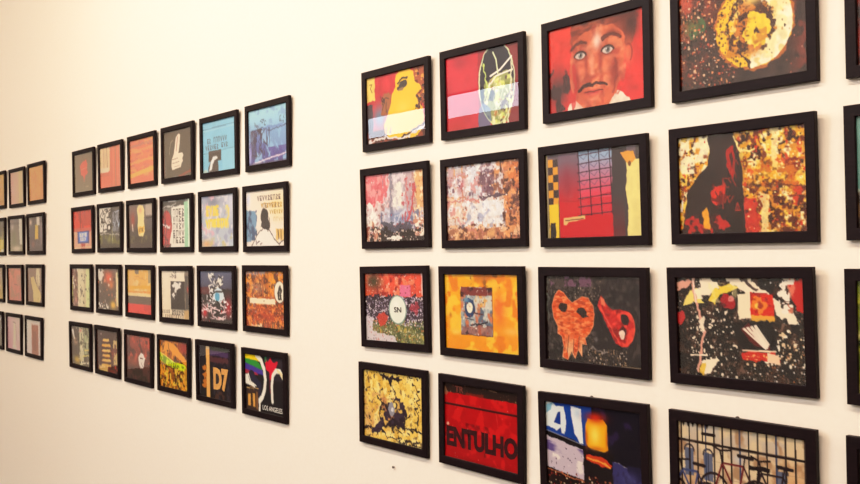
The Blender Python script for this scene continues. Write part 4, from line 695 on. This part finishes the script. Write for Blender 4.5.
# hang of every frame on the wall: middle of the lower edge along the wall, height against the eye, forward lean, slight turn
HANG = {
 'A1': (-2.6508, 0.4225, 0.0375, -0.0026),
 'A2': (-2.6499, 0.0735, 0.0445, 0.0028),
 'A3': (-2.647, -0.2749, 0.0355, 0.0139),
 'A4': (-2.6513, -0.6184, 0.0287, 0.0016),
 'B1': (-2.2044, 0.4199, 0.0440, -0.0081),
 'B2': (-2.1979, 0.0703, 0.0364, 0.0036),
 'B3': (-2.2007, -0.274, 0.0396, 0.0034),
 'B4': (-2.2008, -0.6209, 0.0302, -0.0061),
 'C1': (-1.7452, 0.4246, 0.0317, 0.0036),
 'C2': (-1.7511, 0.0692, 0.0468, 0.0024),
 'C3': (-1.7504, -0.2753, 0.039, -0.0012),
 'C4': (-1.7474, -0.6269, 0.0325, 0.0179),
 'D1': (-1.2955, 0.4257, 0.0362, 0.0001),
 'D2': (-1.295, 0.07, 0.0501, -0.0014),
 'D3': (-1.2991, -0.273, 0.05, 0.0078),
 'D4': (-1.2955, -0.626, 0.0377, 0.0001),
 'E1': (-0.8433, 0.4189, 0.0362, 0.0),
 'E2': (-0.8445, 0.0737, 0.0271, 0.0073),
 'E3': (-0.8428, -0.2753, 0.0391, 0.0007),
 'E4': (-0.8406, -0.6274, 0.0361, 0.0),
 'F1': (-7.6689, 0.42, 0.0387, -0.0),
 'F2': (-7.6509, 0.0702, 0.0293, -0.0003),
 'F3': (-7.6544, -0.2764, 0.0357, -0.0001),
 'F4': (-7.6519, -0.6237, 0.0375, -0.0),
 'G1': (-7.1877, 0.4136, 0.0406, -0.0022),
 'G2': (-7.1815, 0.0737, 0.0386, -0.0054),
 'G3': (-7.1825, -0.2774, 0.0404, 0.0045),
 'G4': (-7.1901, -0.6259, 0.03, -0.0005),
 'H1': (-6.7322, 0.417, 0.0391, -0.0002),
 'H2': (-6.724, 0.0721, 0.0393, 0.0),
 'H3': (-6.7258, -0.2742, 0.0286, -0.0015),
 'H4': (-6.7245, -0.6272, 0.0309, -0.0047),
 'L1': (-5.7984, 0.4214, 0.0377, -0.0036),
 'L2': (-5.7961, 0.0762, 0.0359, 0.0032),
 'L3': (-5.8043, -0.272, 0.0322, 0.0008),
 'L4': (-5.7965, -0.6215, 0.0371, -0.0006),
 'M1': (-5.3538, 0.4214, 0.0412, -0.0058),
 'M2': (-5.3513, 0.0766, 0.033, -0.001),
 'M3': (-5.3539, -0.2719, 0.0315, -0.0022),
 'M4': (-5.3509, -0.6209, 0.0396, -0.0035),
 'N1': (-4.8987, 0.4199, 0.0403, -0.0015),
 'N2': (-4.8995, 0.0728, 0.0363, -0.0083),
 'N3': (-4.9026, -0.2742, 0.0302, -0.0044),
 'N4': (-4.9026, -0.6239, 0.029, -0.0009),
 'O1': (-4.451, 0.4186, 0.035, -0.0041),
 'O2': (-4.4523, 0.0718, 0.0322, -0.0018),
 'O3': (-4.4476, -0.278, 0.0339, 0.005),
 'O4': (-4.4576, -0.623, 0.03, 0.0056),
 'P1': (-4.001, 0.4145, 0.0336, -0.0016),
 'P2': (-4.0045, 0.07, 0.0307, -0.0001),
 'P3': (-4.0021, -0.2763, 0.0359, 0.0011),
 'P4': (-4.0063, -0.6204, 0.037, 0.0071),
 'Q1': (-3.5512, 0.4153, 0.029, 0.0007),
 'Q2': (-3.5616, 0.0671, 0.0316, -0.0015),
 'Q3': (-3.5528, -0.2742, 0.0353, 0.0002),
 'Q4': (-3.5487, -0.6277, 0.0352, 0.0028),
}

# ------------------------------------------------------------------ frames
GROUP = {**{c: 'framed pictures of the far block' for c in 'FGH'}, **{c: 'framed pictures of the middle block' for c in 'LMNOPQ'}, **{c: 'framed pictures of the near block' for c in 'ABCDE'}}
ME_FRAME = moulding_mesh(); ME_GLASS = quad_mesh('glass_pane', PW/2+.003, BW-.003, FH-BW+.003, -.0074)
ME_BACKING = boxes_mesh('backing_board', [(-PW/2-.0045, -.005, BW-.0045, PW/2+.0045, -.0015, FH-BW+.0045)])
def picture_frame():
    r = bpy.data.objects.new('picture_frame', None); COL.objects.link(r)
    r.empty_display_size = .05; r.rotation_mode = 'YXZ'; r['category'] = 'picture'
    link('frame', ME_FRAME, M_FRAME, r); link('glass_pane', ME_GLASS, M_GLASS, r); link('backing_board', ME_BACKING, M_BACK, r)
    return r
proto = picture_frame()
first = True
M_INK_DARK = ink_mat('ink_dark_brown', (48, 6, 12)); M_INK_TAN = ink_mat('ink_tan', (222, 166, 92))
M_INK_WHITE = ink_mat('ink_white', (232, 228, 222)); M_INK_GREY = ink_mat('ink_grey', (70, 66, 70)); M_INK_ROSE = ink_mat('ink_rose', (112, 52, 44))
FRAMES = {}
NO_HAZE = (0, 0, 0, 0)
HAZE = {**{c: ((.26, .12, .16, .14), 1.8) for c in 'FGH'}, **{c: ((.36, .12, .14, .07), 1.55) for c in 'LMN'}, **{c: ((.2, .1, .06, .01), 1.3) for c in 'OPQ'}, 'A': ((.03, .05, .02, 0), 1.08), 'B': ((.02, .05, .0, 0), 1.05)}  # veiling haze by row, and brightening by column, put into the print colours
for i, key in enumerate(sorted(HANG, key=lambda k: 'FGHLMNOPQABCDE'.index(k[0])*10+int(k[1]))):
    x, z, lean, turn = HANG[key]
    if first: r = proto; first = False
    else:
        r = proto.copy(); COL.objects.link(r)
        for ch in proto.children:
            if ch.name.startswith('print'): continue
            c = ch.copy(); COL.objects.link(c); c.parent = r
    blk = 'near' if key[0] in 'ABCDE' else 'other'
    dx = {'A': -.011, 'B': -.0087, 'C': -.0074, 'D': -.0046, 'E': -.003}.get(key[0], -.0125)
    sz = {'A': 1.025, 'B': 1.025, 'C': 1.027, 'D': 1.027, 'E': 1.027, 'Q': 1.02, 'P': 1.015, 'O': 1.01, 'N': 1.006}.get(key[0], 1.0)
    r.location = (x+dx+FH/2*math.sin(turn), -.0006, CAM_Z+z-(sz-1)*FH*.5)
    r.rotation_euler = (math.asin(lean), -turn, 0)
    r.scale = (1, 1, sz) if blk == 'near' else (.968, 1, sz)
    r['label'] = LAB[key]; r['group'] = GROUP[key[0]]
    res = (180, 120) if key[0] in 'ABCD' else (96, 64) if key[0] in 'LMNOPQ' else (60, 40)
    P = Print(res[0], res[1], 100+i, (128, 128, 128))
    globals()['art_'+key](P)
    haze, gain = HAZE.get(key[0], (NO_HAZE, 1.0))[0][int(key[1])-1], HAZE.get(key[0], (NO_HAZE, 1.0))[1]
    pr = link('print', print_mesh(P, haze, gain), None, r)
    FRAMES[key] = (r, pr)
lettering('ENTULHO', .02, .575, .985, .85, M_INK_DARK, FRAMES['B4'][1], -.01, .055, 'dark brush letters ENTULHO')
lettering('TR', .15, .03, .27, .115, M_INK_ROSE, FRAMES['B4'][1], 0, .01, 'faint rose letters TR')
lettering('SN', .495, .49, .62, .57, M_INK_GREY, FRAMES['A3'][1], 0, .03, 'grey letters SN')
lettering('D7', .45, .4, .9, .84, M_INK_TAN, FRAMES['P4'][1], 0, .06, 'tan stencilled characters D7')
lettering('LOS ANGELES', .45, .87, .945, .955, M_INK_WHITE, FRAMES['Q4'][1], 0, .01, 'white capitals LOS ANGELES')

# ------------------------------------------------------------------ nails
def nail(name, loc, length, r, label):
    bm = bmesh.new(); prof = [(0,0), (r*.45,0), (r*.45,length-r*.5), (r,length-r*.5), (r,length-r*.1), (r*.7,length), (0,length)]
    n = 12; rings = []
    for rad, d in prof:
        rings.append([bm.verts.new((max(rad,1e-5)*math.cos(2*math.pi*k/n), -d, max(rad,1e-5)*math.sin(2*math.pi*k/n))) for k in range(n)])
    for a, b in zip(rings, rings[1:]):
        for k in range(n): bm.faces.new((a[k], a[(k+1)%n], b[(k+1)%n], b[k]))
    bmesh.ops.recalc_face_normals(bm, faces=bm.faces)
    me = bpy.data.meshes.new(name); bm.to_mesh(me); bm.free()
    o = link(name, me, M_STEEL); o.location = loc; o['label'] = label; o['category'] = 'nail'
    return o

# ------------------------------------------------------------------ the room
X0, X1, YF, ZC = -14.0, 4.0, -6.0, 4.35
T = .15
structure('wall_back', [(X0, 0, 0, X1, T, ZC)], M_WALL)
structure('wall_left', [(X0-T, YF, 0, X0, T, ZC)], M_WHITE)
structure('wall_right', [(X1, YF, 0, X1+T, T, ZC)], M_WHITE)
structure('floor', [(X0-T, YF-T, -.1, X1+T, T, 0)], M_FLOOR)
structure('ceiling', [(X0-T, YF-T, ZC, X1+T, T, ZC+.1)], M_WHITE)
WX0, WX1, WZ0, WZ1 = -11.6, -7.95, 3.15, 3.46          # strip window high in the facing wall
structure('wall_front', [(X0, YF-T, 0, X1, YF, WZ0), (X0, YF-T, WZ1, X1, YF, ZC), (X0, YF-T, WZ0, WX0, YF, WZ1), (WX1, YF-T, WZ0, X1, YF, WZ1)], M_WHITE)
structure('window_1', [(WX0-.05, YF-T-.01, WZ0-.05, WX1+.05, YF+.01, WZ0), (WX0-.05, YF-T-.01, WZ1, WX1+.05, YF+.01, WZ1+.05), (WX0-.05, YF-T-.01, WZ0, WX0, YF+.01, WZ1), (WX1, YF-T-.01, WZ0, WX1+.05, YF+.01, WZ1)], M_TRIM)
structure('baseboard_back', [(X0, -.015, 0, X1, 0, .1)], M_TRIM)

# ------------------------------------------------------------------ light
w = bpy.data.worlds.new('sky_light'); scene.world = w; w.use_nodes = True
nt = w.node_tree; bg = nt.nodes['Background']
bg.inputs['Color'].default_value = (0.72, 0.86, 1.0, 1); bg.inputs['Strength'].default_value = 8.0

def area(name, loc, target, sx, sy, power, color):
    l = bpy.data.lights.new(name, 'AREA'); l.shape = 'RECTANGLE'; l.size = sx; l.size_y = sy; l.energy = power; l.color = color
    o = bpy.data.objects.new(name, l); COL.objects.link(o); o.location = loc
    o.rotation_euler = (Vector(target)-Vector(loc)).to_track_quat('-Z', 'Y').to_euler()
    return o
WARM, COOL = (1.0, .755, .56), (.42, .72, 1.0)
area('gallery_strip_light', (-1.9, -2.2, 4.2), (-1.9, 0, .3), 8.0, .06, 172, WARM)
area('warm_back_fill', (-3.6, -5.4, 4.28), (-3.6, 0, .4), 10, .5, 225, WARM)  # unseen fill lamp, added to even out the wall from top to bottom
dl = area('daylight_side_fill', (-5.5, -5.4, 4.28), (-.6, 0, .9), .45, .35, 29, COOL); dl.data.spread = R(100)  # lamp added as daylight from the left; the strip window is too weak
area('facing_wall_fill', (-6.0, -4.2, 4.2), (-6, -6.0, 1.5), 9, .3, 140, (1, .93, .85))  # fill lamp added to brighten the facing wall that the glass mirrors
area('warm_end_fill', (-9.5, -3.6, 4.2), (-8.6, 0, 1.0), 1.5, .3, 44, (1, .70, .38))  # fill lamp added to warm and lift the far left of the wall

# ------------------------------------------------------------------ camera
yaw, pitch, roll, F = 0.89579, 0.02782, 0.00895, 958.65
fw = Vector((-math.sin(yaw)*math.cos(pitch), math.cos(yaw)*math.cos(pitch), math.sin(pitch)))
rt = Vector((math.cos(yaw), math.sin(yaw), 0)); up = rt.cross(fw)
r2 = rt*math.cos(roll)+up*math.sin(roll); u2 = -rt*math.sin(roll)+up*math.cos(roll)
cam = bpy.data.cameras.new('camera'); co = bpy.data.objects.new('camera', cam); COL.objects.link(co)
cam.sensor_fit = 'HORIZONTAL'; cam.sensor_width = 36; cam.lens = 36*F/860; cam.clip_start = .05
co.matrix_world = Matrix(((r2.x, u2.x, -fw.x, 0), (r2.y, u2.y, -fw.y, -1.984), (r2.z, u2.z, -fw.z, CAM_Z), (0, 0, 0, 1)))
scene.camera = co

def on_wall(px, py, y=0.0):
    """The point of the wall plane seen at an image position."""
    d = fw*F+r2*(px-430)-u2*(py-242)
    t = (y-co.matrix_world[1][3])/d.y
    return Vector((0, co.matrix_world[1][3], CAM_Z))+d*t
p = on_wall(394.5, 467); nail('wall_nail', (p.x, .004, p.z), .012, .0045, 'tiny dark nail stub in the bare wall below the yellow splashed picture')
for key, lab in (('C4', 'nail tip showing above the frame of the beacon picture'), ('D4', 'nail tip showing above the frame of the bicycle picture')):
    r = FRAMES[key][0]
    nail('wall_nail', (r.location.x-.012, .004, r.location.z+FH+.0045), .010, .0055, lab)

vs = scene.view_settings
vs.view_transform = 'Standard'; vs.look = 'None'; vs.exposure = 0.12; vs.gamma = 1

# soft highlight shoulder, as a camera gives an overexposed white wall
vs.use_curve_mapping = True
cm = vs.curve_mapping
cm.white_level = (1.6, 1.6, 1.6)
c = cm.curves[3]
PTS = [(0, 0), (.125, .2), (.25, .4), (.375, .595), (.48, .735), (.58, .835), (.7, .91), (.85, .962), (1, .985)]
c.points[0].location = PTS[0]; c.points[1].location = PTS[-1]
for q in PTS[1:-1]: c.points.new(*q)
cm.update()
